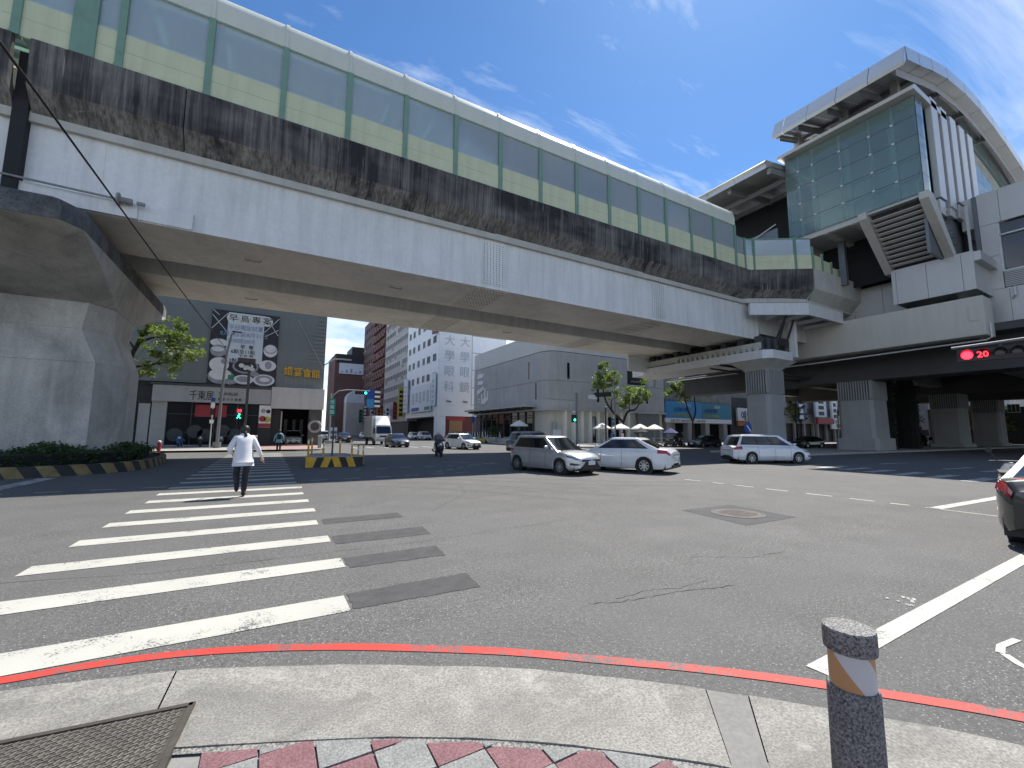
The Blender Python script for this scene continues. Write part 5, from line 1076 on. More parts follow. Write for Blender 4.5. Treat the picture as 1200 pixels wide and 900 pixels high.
while cnt < 3400:
    x, y = random.uniform(-15,-4.2), random.uniform(20.2,34.5)
    if not in_poly(x,y,inner) or (-10.9 < x < -6.0 and 24.4 < y < 30.4): continue
    edge = not in_poly(x,y,offs(pk,1.3)); 
    if y > 27 and random.random() < .6: continue
    cnt += 1; h = .82+.14*math.sin(x*2.1+y)+random.uniform(-.1,.1); z = random.uniform(.35,h) if edge else h-random.uniform(0,.2)
    leaf_quads(q,(x,y,z),.17,5 if not edge else 7,.085,1)
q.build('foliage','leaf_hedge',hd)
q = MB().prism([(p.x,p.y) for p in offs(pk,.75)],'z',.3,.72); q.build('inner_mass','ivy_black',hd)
hy = thing('fire_hydrant','small red hydrant with white cap at the end of the hedge','hydrant',(-5.6,32.6,.3)); hy.scale = (.62,.62,.62); MB().lathe([(.14,0),(.14,.7),(.19,.72),(.19,.8),(.15,.95)],14).build('body','sign_red',hy,smooth=40,local=True); MB().lathe([(.15,.95),(.13,1.06),(.05,1.12)],14).build('cap','sign_white',hy,smooth=40,local=True); MB().lathe([(.07,-.25),(.07,.25)],10,(0,0,.6),'y').build('outlet','sign_red',hy,local=True)
bush = thing('planter_bush','round clipped bush in a white pot on the terrace corner','plant',(29.9,58.5,.14)); MB().lathe([(.45,0),(.7,.5),(.75,.75)],20).build('pot','ledge',bush,smooth=40,local=True); q = MB(); leaf_quads(q,(0,0,1.6),1.15,1400,.1,.8); q.build('foliage','leaf_dark',bush,local=True)

# ================================================================== VEHICLES
def lerp(tab, x):
    if x <= tab[0][0]: return tab[0][1]
    for (a,va),(b_,vb) in zip(tab,tab[1:]):
        if x <= b_: t = (x-a)/(b_-a); t = t*t*(3-2*t)*.5+t*.5; return va+(vb-va)*t
    return tab[-1][1]
def wheel(par, x, y, r_, w=.2, spokes=8, rm='rim'):
    s = 1 if y > 0 else -1
    t = MB().lathe([(r_*.66,-w/2),(r_*.93,-w/2),(r_,-w*.32),(r_,w*.32),(r_*.93,w/2),(r_*.66,w/2),(r_*.66,-w/2)],26,(0,0,0),'y',False).build('wheel','tyre',par,smooth=40,local=True); t.location = (x,y,r_)
    q = MB().lathe([(r_*.67,s*w*.1),(r_*.67,s*w*.46),(r_*.61,s*w*.46),(r_*.58,s*w*.12)],24,(0,0,0),'y',False); q.lathe([(r_*.15,s*w*.1),(r_*.15,s*w*.42),(r_*.07,s*w*.45)],12,(0,0,0),'y')
    for k in range(spokes):
        a = 2*math.pi*k/spokes; q.bar((r_*.1*math.cos(a),s*w*.36,r_*.1*math.sin(a)),(r_*.62*math.cos(a),s*w*.40,r_*.62*math.sin(a)),r_*.14,w*.1,up=(0,1,0))
    q.build('rim',rm,t,smooth=40,local=True)
    MB().lathe([(r_*.6,s*w*.02),(r_*.6,s*w*.06)],20,(0,0,0),'y').build('brake_disc','dark_steel',t,local=True)
    return t
def car(name, label, paintm, P, loc, head, group='cars', cat='car'):
    """P: L,W, wb, fo (front overhang), wr, top [(x,z)] body shoulder line front->rear is +x front, greenhouse base/roof tables"""
    L,Wd,wr = P['L'],P['W'],P['wr']; xf, xr = L/2-P['fo'], L/2-P['fo']-P['wb']
    t = thing(name,label,cat,(loc[0],loc[1],loc[2] if len(loc) > 2 else 0),math.atan2(head[1],head[0]),group)
    hw = Wd/2; topt = sorted(P['top']); ar = wr+.055
    def half(x):
        e = L/2-abs(x); k = max(0,1-e/P.get('rnd',.75)); return hw*(1-.30*k**2.6)-(.02 if abs(x) < L*.3 else 0)*0
    def bot(x):
        z = .19+.10*max(0,1-(L/2-abs(x))/.5)**2
        for c_ in (xf,xr):
            d_ = abs(x-c_)
            if d_ < ar: z = max(z, wr+math.sqrt(ar*ar-d_*d_)-.005)
        return z
    def B(x, v, s=1):
        """v 0 bottom .. .62 shoulder .. 1 centre line"""
        tz, b0, h_ = lerp(topt,x), bot(x), half(x); sh = tz-.055
        if v < .62:
            u = v/.62; z = b0+(sh-b0)*u; zz = (z-.2)/(max(.4,sh)-.2); off = 1-.05*max(0,(.28-zz)/.28)**1.5-.085*max(0,(zz-.55)/.45)**1.8+.012*math.sin(min(1,max(0,zz))*math.pi*3)
            y = h_*off
        else:
            u = (v-.62)/.38; ys = h_*.915; y = ys*(1-u)**1.0; z = sh+.055*(1-(1-u)**3)+.02*math.sin(u*math.pi/2)
            if u < .15: pass
        return Vector((x,s*y,z))
    xs = set([-L/2+L*i/30 for i in range(31)])
    for c_ in (xf,xr):
        for k in range(17): xs.add(c_-ar+2*ar*k/16)
    for e in (.03,.08,.14,.22): xs.add(L/2-e); xs.add(-L/2+e)
    xs = sorted(x for x in xs if -L/2 <= x <= L/2); clean = [xs[0]]
    for x in xs[1:]:
        if x-clean[-1] > .012: clean.append(x)
    xs = clean; vv = [0,.1,.2,.3,.4,.5,.57,.62,.66,.72,.8,.9,1]
    q = MB(); rings = []
    for x in xs:
        rr = [B(x,v,1) for v in vv]+[B(x,v,-1) for v in reversed(vv[:-1])]; rings.append(rr)
    nose = [(p[0],.06) for p in ((0,0),)]
    q.loft(rings,cap=False,closed=False)
    n_ = len(rings[0])
    for rr,sg in ((rings[0],-1),(rings[-1],1)):
        c_ = Vector((sg*(L/2+.035),0,.55)); mid = [p*.5+c_*.5+Vector((sg*.012,0,0)) for p in rr]
        q.add(rr+mid,[(i,i+1,n_+i+1,n_+i) for i in range(n_-1)]); q.add(mid+[c_],[(i,i+1,n_) for i in range(n_-1)]+[(n_-1,0,n_)])
    body = q.build('body',paintm,t,smooth=38,local=True)
    fl = MB().box(-L/2+.18,L/2-.18,-hw*.86,hw*.86,.17,.42); fl.build('underbody','black_plastic',t,local=True)
    for c_ in (xf,xr):
        for s in (1,-1): MB().lathe([(ar+.02,s*(hw-.32)),(ar+.02,s*(hw-.05))],22,(c_,0,wr),'y').build('wheel_well','black_plastic',t,local=True)
    # greenhouse
    gb, gr = P['gb'], P['gr']   # (x front, x rear, z) base; (x front, x rear, z) roof
    wb_, wr_ = hw*.90, hw*.70
    def Gp(u, s_):
        """u 0..4 round the outline (0 front centre, 1 left front corner, 3 left rear corner, 4 rear centre), s_ 0..1 up"""
        k = s_+.10*math.sin(s_*math.pi)
        def side(xa,xb,wid,bow,t2):
            if t2 < 1: y = wid*t2; return Vector((xa+bow*(1-t2*t2),y,0))
            if t2 <= 3: f = (t2-1)/2; return Vector((xa+(xb-xa)*f,wid*(1+.05*math.sin(f*math.pi)),0))
            y = wid*(4-t2); return Vector((xb-bow*.6*(1-(4-t2)**2),y,0))
        a = side(gb[0],gb[1],wb_,.16,u); b_ = side(gr[0],gr[1],wr_,.07,u); zb = min(gb[2],lerp(topt,max(-L/2+.05,min(L/2-.05,a.x)))+.0)-.045
        p = a+(b_-a)*(s_*.82+.18*math.sin(s_*math.pi/2)); p.z = zb+(gr[2]-.055-zb)*s_; return p
    us = [0,.25,.5,.75,.9,1,1.1,1.25,1.5,1.75,2,2.25,2.5,2.75,2.9,3,3.1,3.25,3.5,3.75,4]; ss = [0,.15,.3,.45,.6,.75,.88,.96,1]
    def mir(p): return Vector((p.x,-p.y,p.z))
    full = [(u,1) for u in us]+[(u,-1) for u in reversed(us[1:-1])]
    rings = [[(Gp(u,s_) if sd > 0 else mir(Gp(u,s_))) for u,sd in full] for s_ in ss]
    topc = sum(rings[-1],Vector())/len(rings[-1])
    for f,dz in ((.93,.028),(.75,.046),(.4,.058)): rings.append([topc+(p-topc)*f+Vector((0,0,dz)) for p in rings[len(ss)-1]])
    MB().loft(rings).build('roof_shell',paintm,t,smooth=45,local=True)
    def patch(fn,u0,u1,v0,v1,nu,nv,off,nm,mt,par=t,thick=0):
        g_ = [[fn(u0+(u1-u0)*i/nu,v0+(v1-v0)*j/nv) for j in range(nv+1)] for i in range(nu+1)]; out = [[None]*(nv+1) for _ in range(nu+1)]; cen = Vector((0,0,.8))
        for i in range(nu+1):
            for j in range(nv+1):
                a = g_[min(i+1,nu)][j]-g_[max(i-1,0)][j]; b_ = g_[i][min(j+1,nv)]-g_[i][max(j-1,0)]; nn = a.cross(b_)
                if nn.length < 1e-9: nn = g_[i][j]-cen
                nn.normalize()
                if nn.dot(g_[i][j]-cen) < 0: nn = -nn
                out[i][j] = g_[i][j]+nn*off
        q_ = MB(); q_.loft(out,closed=False); return q_.build(nm,mt,par,smooth=50,local=True)
    F = {1: Gp, -1: lambda u,s_: mir(Gp(u,s_))}
    patch(lambda u,s_: Gp(u,s_) if u >= 0 else mir(Gp(-u,s_)),-.97,.97,.06,.93,14,5,.008,'windscreen','glass_dark')
    patch(lambda u,s_: Gp(4-u,s_) if u >= 0 else mir(Gp(4+u,s_)),-.86,.86,.14 if P.get('hatch') else .08,.88,14,5,.008,'rear_window','glass_dark')
    sp = P.get('split',(1.12,1.85,2.62,2.9))
    for s in (1,-1):
        patch(F[s],sp[0]-.02,sp[-1]+.02,.14,.9,20,4,.005,'window_trim','black_plastic')
        patch(F[s],sp[0]+.03,sp[1]-.03,.2,.86,10,4,.010,'side_window','glass_dark'); patch(F[s],sp[1]+.03,sp[2]-.02,.2,.86,10,4,.010,'side_window','glass_dark')
        if sp[3]-sp[2] > .1: patch(F[s],sp[2]+.03,sp[3]-.02,.22,.82,5,4,.010,'quarter_window','glass_dark')
        # lamps, mirrors, handles, seams
        fx = L/2
        patch(lambda u,v: B(u,v,s),fx-P.get('hl',.62),fx-.045,.50,.615,8,4,.010,'headlight','head_lamp'); patch(lambda u,v: B(u,v,s),fx-P.get('hl',.62)*.8,fx-.06,.515,.56,8,2,.014,'lamp_core','black_plastic')
        patch(lambda u,v: B(u,v,s),-fx+.025,-fx+P.get('tl',.42),P.get('tv',.50),.612,8,4,.012,'tail_light','tail_lamp')
        patch(lambda u,v: B(u,v,s),fx-.34,fx-.03,.2,.3,6,3,.008,'fog_recess','black_plastic')
        mr = MB().lathe([(.02,-.085),(.075,-.06),(.085,0),(.075,.06),(.02,.085)],12,(0,0,0),'y'); mr.bar((0,-s*.06,-.02),(0,-s*.16,-.07),.05,.05); mo = mr.build('wing_mirror',paintm,t,smooth=40,local=True); mo.location = (gb[0]-.48,s*(hw+.07),gb[2]+.07); mo.scale = (.8,1.15,.85)
        for hx in (gb[0]-1.35,gb[0]-2.25):
            p_ = B(hx,.535,s); o_ = MB().bar((p_.x-.1,p_.y+s*.02,p_.z),(p_.x+.1,p_.y+s*.02,p_.z),.03,.028).build('door_handle',paintm,t,local=True)
        xs_d = (gb[0]-.62,gb[0]-1.55,gb[0]-2.5)
        for dx in xs_d:
            if abs(dx-xr) < ar: continue
            patch(lambda u,v: B(u,v,s),dx-.006,dx+.006,.03,.60,1,10,.003,'door_seam','black_plastic')
        patch(lambda u,v: B(u,v,s),xr+ar+.05,xf-ar-.05,.0,.055,8,2,.006,'sill','black_plastic' if P.get('clad') else paintm)
        if P.get('clad'):
            for c_ in (xf,xr): patch(lambda u,v: B(u,v,s),c_-ar-.06,c_+ar+.06,0,.08,16,2,.008,'arch_trim','black_plastic')
        if P.get('rails'): 
            MB().tube([F[s](1.3,1)+Vector((0,0,.05)),F[s](1.6,1)+Vector((0,0,.09)),F[s](2.5,1)+Vector((0,0,.09)),F[s](2.8,1)+Vector((0,0,.05))],.018,6).build('roof_rail','black_plastic',t,local=True)
    # front and rear faces
    gw = hw*.60
    q = MB().loft([[(L/2+.012,-gw*1.12,.24),(L/2+.012,gw*1.12,.24),(L/2+.03,gw*.62,.52),(L/2+.03,-gw*.62,.52)],[(L/2+.045,-gw*1.08,.25),(L/2+.045,gw*1.08,.25),(L/2+.05,gw*.6,.51),(L/2+.05,-gw*.6,.51)]]); q.build('lower_grille','black_plastic',t,local=True)
    hz_ = lerp(topt,L/2-.06); q = MB().box(L/2+.0,L/2+.04,-gw*.95,gw*.95,hz_-.17,hz_-.10); q.build('grille_bar','black_plastic',t,local=True); MB().lathe([(.06,L/2+.035),(.06,L/2+.05)],14,(0,0,hz_-.13),'x').build('badge','chrome',t,local=True)
    MB().box(L/2+.045,L/2+.06,-.19,.19,.40,.55).build('number_plate','plate_white',t,local=True)
    rz = lerp(topt,-L/2+.06); MB().box(-L/2-.06,-L/2-.035,-.19,.19,rz-.36 if not P.get('hatch') else .48,rz-.21 if not P.get('hatch') else .63).build('number_plate','plate_white',t,local=True)
    MB().box(-L/2-.045,-L/2+.02,-gw,gw,.24,.36).build('rear_valance','black_plastic',t,local=True)
    MB().box(-L/2-.04,-L/2-.02,-gw*.75,gw*.75,rz-.17 if not P.get('hatch') else .72,rz-.13 if not P.get('hatch') else .75).build('boot_trim','chrome',t,local=True)
    if P.get('spoiler'): MB().prism([(gr[1]+.08,gr[2]-.02),(gr[1]-.16,gr[2]-.05),(gr[1]-.16,gr[2]-.08),(gr[1]+.02,gr[2]-.08)],'y',-wr_*.9,wr_*.9).build('spoiler',paintm,t,local=True)
    MB().tube([(gr[1]+.25,0,gr[2]+.05),(gr[1]+.12,0,gr[2]+.13)],.012,5).build('antenna','black_plastic',t,local=True)
    for x,s in ((xf,1),(xf,-1),(xr,1),(xr,-1)): wheel(t,x,s*(hw-.115),wr,P.get('ww',.2),P.get('sp',8))
    return t
HATCH = dict(L=4.12,W=1.73,wb=2.55,fo=.85,wr=.305,hatch=1,spoiler=1,top=[(-2.06,.92),(-1.7,.98),(-.6,.96),(.85,.93),(1.3,.90),(1.75,.82),(2.0,.70),(2.06,.64)],gb=(1.05,-1.88,.97),gr=(.22,-1.50,1.50),split=(1.2,1.9,2.55,2.82),tv=.5,hl=.66)
SEDAN = dict(L=4.63,W=1.78,wb=2.70,fo=.93,wr=.315,top=[(-2.31,.86),(-2.15,1.0),(-1.6,1.04),(-.8,.97),(.9,.93),(1.4,.90),(2.0,.80),(2.25,.69),(2.31,.62)],gb=(1.18,-1.98,.97),gr=(.18,-.98,1.44),split=(1.2,1.88,2.52,2.74),tl=.46,tv=.5,hl=.7)
WAGON = dict(L=4.60,W=1.72,wb=2.75,fo=.92,wr=.31,hatch=1,top=[(-2.3,.94),(-1.9,1.0),(-.6,.98),(1.0,.95),(1.5,.90),(2.0,.78),(2.25,.66),(2.3,.60)],gb=(1.55,-2.12,.99),gr=(.45,-1.78,1.59),split=(1.25,1.8,2.35,2.92),tv=.48,hl=.74,sp=7)
SUVP = dict(L=4.6,W=1.84,wb=2.69,fo=.93,wr=.36,hatch=1,clad=1,rails=1,top=[(-2.3,1.0),(-1.9,1.08),(-.6,1.06),(1.0,1.04),(1.5,1.0),(2.0,.94),(2.25,.82),(2.3,.74)],gb=(1.15,-2.08,1.07),gr=(.45,-1.72,1.70),split=(1.2,1.85,2.45,2.88),tv=.5)
hatch = car('silver_hatchback','silver hatchback turning toward the viewer in the middle of the crossing','car_silver',HATCH,(10.45,14.95),(.17,-.985),'cars on the road')
sedan = car('white_sedan','white sedan seen from behind right beside the silver hatchback','car_white',SEDAN,(13.5,14.1),(-.40,.916),'cars on the road')
wagon = car('white_wagon','white station wagon driving right in the shade of the station','car_pearl',WAGON,(24.7,14.3),(.913,-.406),'cars on the road')
suv = car('grey_suv','dark grey sport utility vehicle half hidden behind the silver hatchback','car_grey',SUVP,(18.6,29.2),(.98,.1),'cars on the road')
blackc = car('black_sedan','glossy black car with red tail lamp cut off at the right picture edge','car_black',dict(SEDAN,wr=.33),(11.55,1.32),(1,.02),'cars on the road')
wh2 = dup(hatch,(16.3,38.4,0),math.atan2(-.95,.26),'small white hatchback leaving the side street behind the scooter','cars on the road')
def recolour(o, a, b_):
    for ch in [o]+list(o.children_recursive):
        if ch.type == 'MESH' and M[a] in list(ch.data.materials):
            ch.data = ch.data.copy()
            for i,mm in enumerate(ch.data.materials):
                if mm == M[a]: ch.data.materials[i] = M[b_]
recolour(wh2,'car_silver','car_white')
def more(src, old, new, loc, head, label, group='cars farther away'):
    o = dup(src,(loc[0],loc[1],0),math.atan2(head[1],head[0]),label,group); recolour(o,old,new); return o
more(sedan,'car_white','car_navy',(12.0,46.2),(0,-1),'dark blue sedan driving out in front of the white truck')
more(sedan,'car_white','car_dark',(9.4,66),(.02,1),'dark car waiting in the side street left of the truck')
more(suv,'car_grey','car_pearl',(8.2,80),(.02,1),'pale car behind the dark waiting car in the side street')
more(suv,'car_grey','car_white',(27.3,84),(0,-1),'white van-like car parked in front of the clinic')
more(wagon,'car_pearl','car_pearl',(27.3,91),(0,-1),'second pale parked car behind the white one at the clinic')
more(hatch,'car_silver','car_white',(19,102),(0,-1),'tiny white car far down the side street')
more(suv,'car_grey','car_white',(2.4,54.5),(0,-1),'white-topped car inside the dark garage opening')
more(sedan,'car_white','car_dark',(46.5,34.2),(-1,.03),'dark sedan at the far kerb below the blue sign')
more(suv,'car_grey','car_silver',(50.5,31.2),(-1,0),'silver sport utility vehicle right behind the white wagon')
more(sedan,'car_white','car_dark',(58.5,28.5),(-1,.1),'dark sedan between the first and second station columns')
more(suv,'car_grey','car_dark',(84,25.8),(-.9,-.4),'dark car with lit headlamps deep below the station')
more(hatch,'car_silver','car_white',(92,26.4),(-.9,-.4),'small pale car deep below the station')
# box truck
tk = thing('box_truck','white box truck with roof deflector driving out of the side street','truck',(12.0,55.0,0),R(-90),'cars farther away')
MB().box(-3.6,1.05,-1.1,1.1,.95,3.55).build('cargo_box','car_white',tk,local=True,bevel=.03)
for i in range(9): MB().box(-3.5+i*.5,-3.46+i*.5,-1.13,-1.1,1.0,3.5).build('box_rib','wframe',tk,local=True)
MB().loft([[(1.2,-1.0,.55),(1.2,1.0,.55),(1.2,1.0,2.35),(1.2,-1.0,2.35)],[(2.5,-1.0,.5),(2.5,1.0,.5),(2.3,.95,2.3),(2.3,-.95,2.3)],[(2.78,-.95,.5),(2.78,.95,.5),(2.72,.95,1.35),(2.72,-.95,1.35)]]).build('cab','car_white',tk,local=True)
MB().loft([[(2.74,-.86,1.38),(2.74,.86,1.38),(2.35,.82,2.24),(2.35,-.82,2.24)],[(2.77,-.86,1.4),(2.77,.86,1.4),(2.38,.82,2.25),(2.38,-.82,2.25)]]).build('windscreen','glass_dark',tk,local=True)
MB().loft([[(1.15,-.95,2.36),(2.2,-.9,2.36),(2.2,.9,2.36),(1.15,.95,2.36)],[(1.15,-.85,3.3),(1.5,-.75,3.25),(1.5,.75,3.25),(1.15,.85,3.3)],[(1.15,-.7,3.5),(1.25,-.6,3.48),(1.25,.6,3.48),(1.15,.7,3.5)]]).build('wind_deflector','car_white',tk,smooth=50,local=True)
for s in (1,-1):
    MB().box(2.76,2.81,s*.6-.18,s*.6+.18,.78,1.0).build('headlight','head_lamp',tk,local=True); MB().box(1.6,2.3,s*1.0-.01,s*1.0+.01,1.4,2.1).build('side_window','glass_dark',tk,local=True); MB().bar((2.6,s*1.15,1.9),(2.6,s*1.15,1.5),.12,.2).build('mirror','black_plastic',tk,local=True)
    for x in (1.9,-2.4): wheel(tk,x,s*.95,.4,.24,6)
MB().box(2.77,2.83,-.9,.9,.45,.72).build('bumper','wframe',tk,local=True); MB().box(2.79,2.82,-.5,.5,.95,1.15).build('grille','black_plastic',tk,local=True); MB().box(-3.6,2.0,-.5,.5,.55,.95).build('chassis','dark_steel',tk,local=True)
t2 = thing('delivery_van','small white delivery van far down the side street','van',(14.5,120,0),R(-90),'cars farther away'); MB().box(-2,1.2,-.9,.9,.5,2.6).build('cargo_box','car_white',t2,local=True,bevel=.05); MB().loft([[(1.22,-.88,.4),(1.22,.88,.4),(1.22,.85,2.1),(1.22,-.85,2.1)],[(2.2,-.85,.4),(2.2,.85,.4),(1.7,.8,2.0),(1.7,-.8,2.0)]]).build('cab','car_white',t2,local=True); MB().box(2.0,2.05,-.7,.7,1.1,1.7).build('windscreen','glass_dark',t2,local=True)
for x in (1.3,-1.3):
    for s in (1,-1): wheel(t2,x,s*.8,.32,.2,6)

# ---- scooters
def scooter(label, loc, rz, bm='car_dark', group='scooters'):
    t = thing('motor_scooter',label,'scooter',loc,rz,group)
    for x in (.62,-.62): wheel(t,x,.0001,.24,.11,5)
    rings = []
    for x,w,z0,z1 in ((-.95,.06,.62,.74),(-.85,.13,.5,.80),(-.55,.17,.38,.80),(-.2,.16,.28,.74),(.0,.14,.22,.5),(.12,.13,.2,.30),(.34,.14,.2,.30)): rings.append([(x,w*a,(z0+z1)/2+(z1-z0)/2*b_) for a,b_ in ((1,-.6),(1,.5),(.6,1),(-.6,1),(-1,.5),(-1,-.6),(-.5,-1),(.5,-1))])
    MB().loft(rings).build('rear_body',bm,t,smooth=50,local=True)
    rings = []
    for x,w,z in ((.34,.17,.24),(.42,.22,.45),(.46,.23,.68),(.44,.17,.88),(.38,.10,.98)): rings.append([(x+a*.07,w*b_,z) for a,b_ in ((1,0),(.8,.6),(0,1),(-.6,.8),(-.7,0),(-.6,-.8),(0,-1),(.8,-.6))])
    MB().loft(rings).build('leg_shield',bm,t,smooth=50,local=True)
    MB().loft([[(-.9,.1*a,.8) for a in (-1,1)]+[(-.9,.1*a,.84) for a in (1,-1)],[(-.55,.16*a,.79) for a in (-1,1)]+[(-.55,.16*a,.88) for a in (1,-1)],[(-.1,.12*a,.74) for a in (-1,1)]+[(-.1,.12*a,.82) for a in (1,-1)]]).build('seat','black_plastic',t,local=True)
    MB().tube([(.62,0,.24),(.5,0,.6),(.38,0,1.0)],.035,8).build('fork','dark_steel',t,local=True); MB().tube([(.28,-.33,1.02),(.36,-.12,1.03),(.36,.12,1.03),(.28,.33,1.02)],.02,8).build('handlebar','black_plastic',t,local=True)
    MB().loft([[(.62+.26*math.cos(a),.06*s,.24+.26*math.sin(a)) for a in [R(20+i*20) for i in range(8)]] for s in (-1,1)],closed=False).build('front_mudguard',bm,t,local=True)
    MB().lathe([(.02,.56),(.08,.55),(.09,.50)],14,(0,0,.80),'x').build('headlight','head_lamp',t,smooth=40,local=True); MB().box(-.99,-.94,-.08,.08,.68,.78).build('tail_light','tail_lamp',t,local=True); MB().box(-1.0,-.97,-.13,.13,.44,.62).build('number_plate','plate_white',t,local=True)
    for s in (1,-1): MB().tube([(.33,s*.2,1.03),(.3,s*.3,1.24)],.01,5).build('mirror_stalk','black_plastic',t,local=True); MB().lathe([(.06,-.01),(.06,.01)],12,(.3,s*.32,1.28),'x').build('mirror','black_plastic',t,local=True)
    MB().tube([(-.1,-.17,.3),(-.7,-.2,.32),(-.95,-.2,.42)],[.03,.05,.06],8).build('exhaust','dark_steel',t,local=True)
    return t
sc0 = scooter('dark scooter ridden toward the viewer at the edge of the shadow',(9.9,27.3,0),math.atan2(-.97,-.1))
def scoot(loc, rz, label, new=None, group='parked scooters'):
    o = dup(sc0,(loc[0],loc[1],loc[2] if len(loc) > 2 else 0),rz,label,group)
    if new: recolour(o,'car_dark',new)
    return o
scoot((14.4,2.92),R(8),'white scooter waiting beside the black car at the right edge','car_white','scooters on the road')
scoot((27.2,56.5),R(-70),'motor scooter with yellow-green front parked at the terrace kerb','sign_yellow')
for i,(x,y,m_,lab) in enumerate(((-6.9,48.7,'cloth_blue','blue scooter parked first in the row outside the dark shopfront'),(-5.4,48.7,None,'dark scooter parked second in the row outside the dark shopfront'),(-3.9,48.8,'car_grey','grey scooter parked third in the row outside the dark shopfront'),(-2.2,48.3,'car_white','pale scooter parked beside the lamp post outside the shop'),(-13.0,48.6,None,'dark scooter parked outside the low shop annex'))): scoot((x,y,.14),R(-92+i*5),lab,m_)
for i,(x,y,lab) in enumerate(((41.8,35.4,'dark scooter under the trees nearest the white sedan'),(43.4,35.6,'dark scooter second from the white sedan under the trees'),(45.0,37.3,'dark scooter beside the blue parasol'),(5.2,57,'dark scooter at the side street corner by the signal post'),(6.1,60.5,'second dark scooter at the side street corner'))): scoot((x,y,.0 if y < 36.4 else .14),R(-80+i*17),lab,None)

# ================================================================== PEOPLE
def skin(name, J_, E_, m_, parent, sub=1):
    names = list(J_); me = bpy.data.meshes.new(name); me.from_pydata([J_[k][0] for k in names],[(names.index(a),names.index(b_)) for a,b_ in E_],[])
    o = bpy.data.objects.new(name,me); C.objects.link(o); md_ = o.modifiers.new('skin','SKIN'); md_.use_smooth_shade = True
    for i,k in enumerate(names):
        r_ = J_[k][1]; r_ = r_ if isinstance(r_,tuple) else (r_,r_); me.skin_vertices[0].data[i].radius = r_; me.skin_vertices[0].data[i].use_root = (i == 0)
    if sub: sb = o.modifiers.new('sub','SUBSURF'); sb.levels = sub; sb.render_levels = sub
    m2_ = bpy.data.meshes.new_from_object(o.evaluated_get(bpy.context.evaluated_depsgraph_get())); bpy.data.objects.remove(o)
    m2_.materials.clear(); m2_.materials.append(M[m_])
    for pl in m2_.polygons: pl.use_smooth = True
    return inst(name,m2_,parent)
def person(label, loc, rz, pose, top, legs, shoes='shoe_white', hair='hair', extra=None, scale=1, group='pedestrians'):
    t = thing('person',label,'person',loc,rz,group,scale)
    p = dict(pel=(0,0,.92),sp=(0,.02,1.14),ch=(0,.03,1.34),nk=(0,.03,1.45),hd=(0,.05,1.55),tp=(0,.05,1.66),ls=(-.17,.02,1.39),le=(-.25,-.03,1.13),lw=(-.26,.06,.90),rs=(.17,.02,1.39),re=(.25,-.03,1.13),rw=(.26,.06,.90),lh=(-.09,0,.90),lk=(-.10,.04,.49),la=(-.10,-.02,.09),lt=(-.11,.15,.04),rh=(.09,0,.90),rk=(.10,.04,.49),ra=(.10,-.02,.09),rt=(.11,.15,.04)); p.update(pose)
    E_ = [('pel','sp'),('sp','ch'),('ch','nk'),('nk','hd'),('hd','tp'),('ch','ls'),('ls','le'),('le','lw'),('ch','rs'),('rs','re'),('re','rw'),('pel','lh'),('lh','lk'),('lk','la'),('pel','rh'),('rh','rk'),('rk','ra')]
    rad = dict(pel=.085,sp=.11,ch=.125,nk=.055,hd=.088,tp=.05,ls=.055,le=.042,lw=.03,rs=.055,re=.042,rw=.03,lh=.055,lk=.05,la=.042,rh=.055,rk=.05,ra=.042)
    b_ = skin('body',{k:(p[k],rad[k]) for k in rad},E_,'skin',t)
    jr = dict(pel=(.225,.19),sp=(.20,.17),ch=(.17,.14),nk=.075,ls=.085,le=.066,lw=.05,rs=.085,re=.066,rw=.05)
    hem = Vector(p['pel'])+Vector((0,-.01,-.12)); JJ = {'pel':(p['pel'],jr['pel']),'hem':(tuple(hem),(.225,.19))}; JJ.update({k:(p[k],jr[k]) for k in jr if k != 'pel'})
    for sd in ('l','r'):
        w_, e_ = Vector(p[sd+'w']),Vector(p[sd+'e']); JJ[sd+'w'] = (tuple(w_+(e_-w_)*.08),.045)
    skin('jacket',JJ,[('pel','hem')]+[e for e in E_ if e[0] in jr and e[1] in jr],top,t)
    tr2 = dict(pel=.085,lh=.07,lk=.08,la=.065,rh=.07,rk=.08,ra=.065); skin('trousers',{k:(p[k],tr2[k]) for k in tr2},[e for e in E_ if e[0] in tr2 and e[1] in tr2],legs,t)
    for sd in ('l','r'):
        a,to_ = Vector(p[sd+'a']),Vector(p[sd+'t']); d_ = (to_-a); he = a-d_*.25+Vector((0,0,-.03)); q = MB(); 
        q.tube([he,a+Vector((0,0,-.015)),a+d_*.55,to_,to_+d_*.12],[.034,.052,.05,.042,.02],8); q.build('shoe',shoes,t,smooth=60,local=True)
        w_, e_ = Vector(p[sd+'w']),Vector(p[sd+'e']); d_ = (w_-e_).normalized(); sx2 = d_.cross(Vector((0,1,0))).normalized(); q = MB(); q.tube([w_,w_+d_*.05,w_+d_*.09],[.024,.036,.034],8)
        for i in range(4): o_ = sx2*0+Vector((0,1,0))*(i-1.5)*.017; L_ = (.07,.08,.075,.058)[i]; b0 = w_+d_*.085+o_; q.tube([b0,b0+d_*L_*.55,b0+d_*L_+sx2*.015],[.009,.0085,.006],6)
        tb_ = w_+d_*.03+Vector((0,.03,0)); q.tube([tb_,tb_+d_*.03+Vector((0,.025,0)),tb_+d_*.06+Vector((0,.03,0))],[.012,.010,.007],6); q.build('hand','skin',t,smooth=60,local=True)
    h0 = Vector(p['hd']); q = MB(); q.lathe([(.03,-.11),(.085,-.08),(.108,-.02),(.108,.05),(.085,.105),(.04,.13)],14); ho = q.build('hair',hair,t,smooth=60,local=True); ho.location = h0+Vector((0,-.022,.035)); ho.scale = (.95,1.0,1.0)
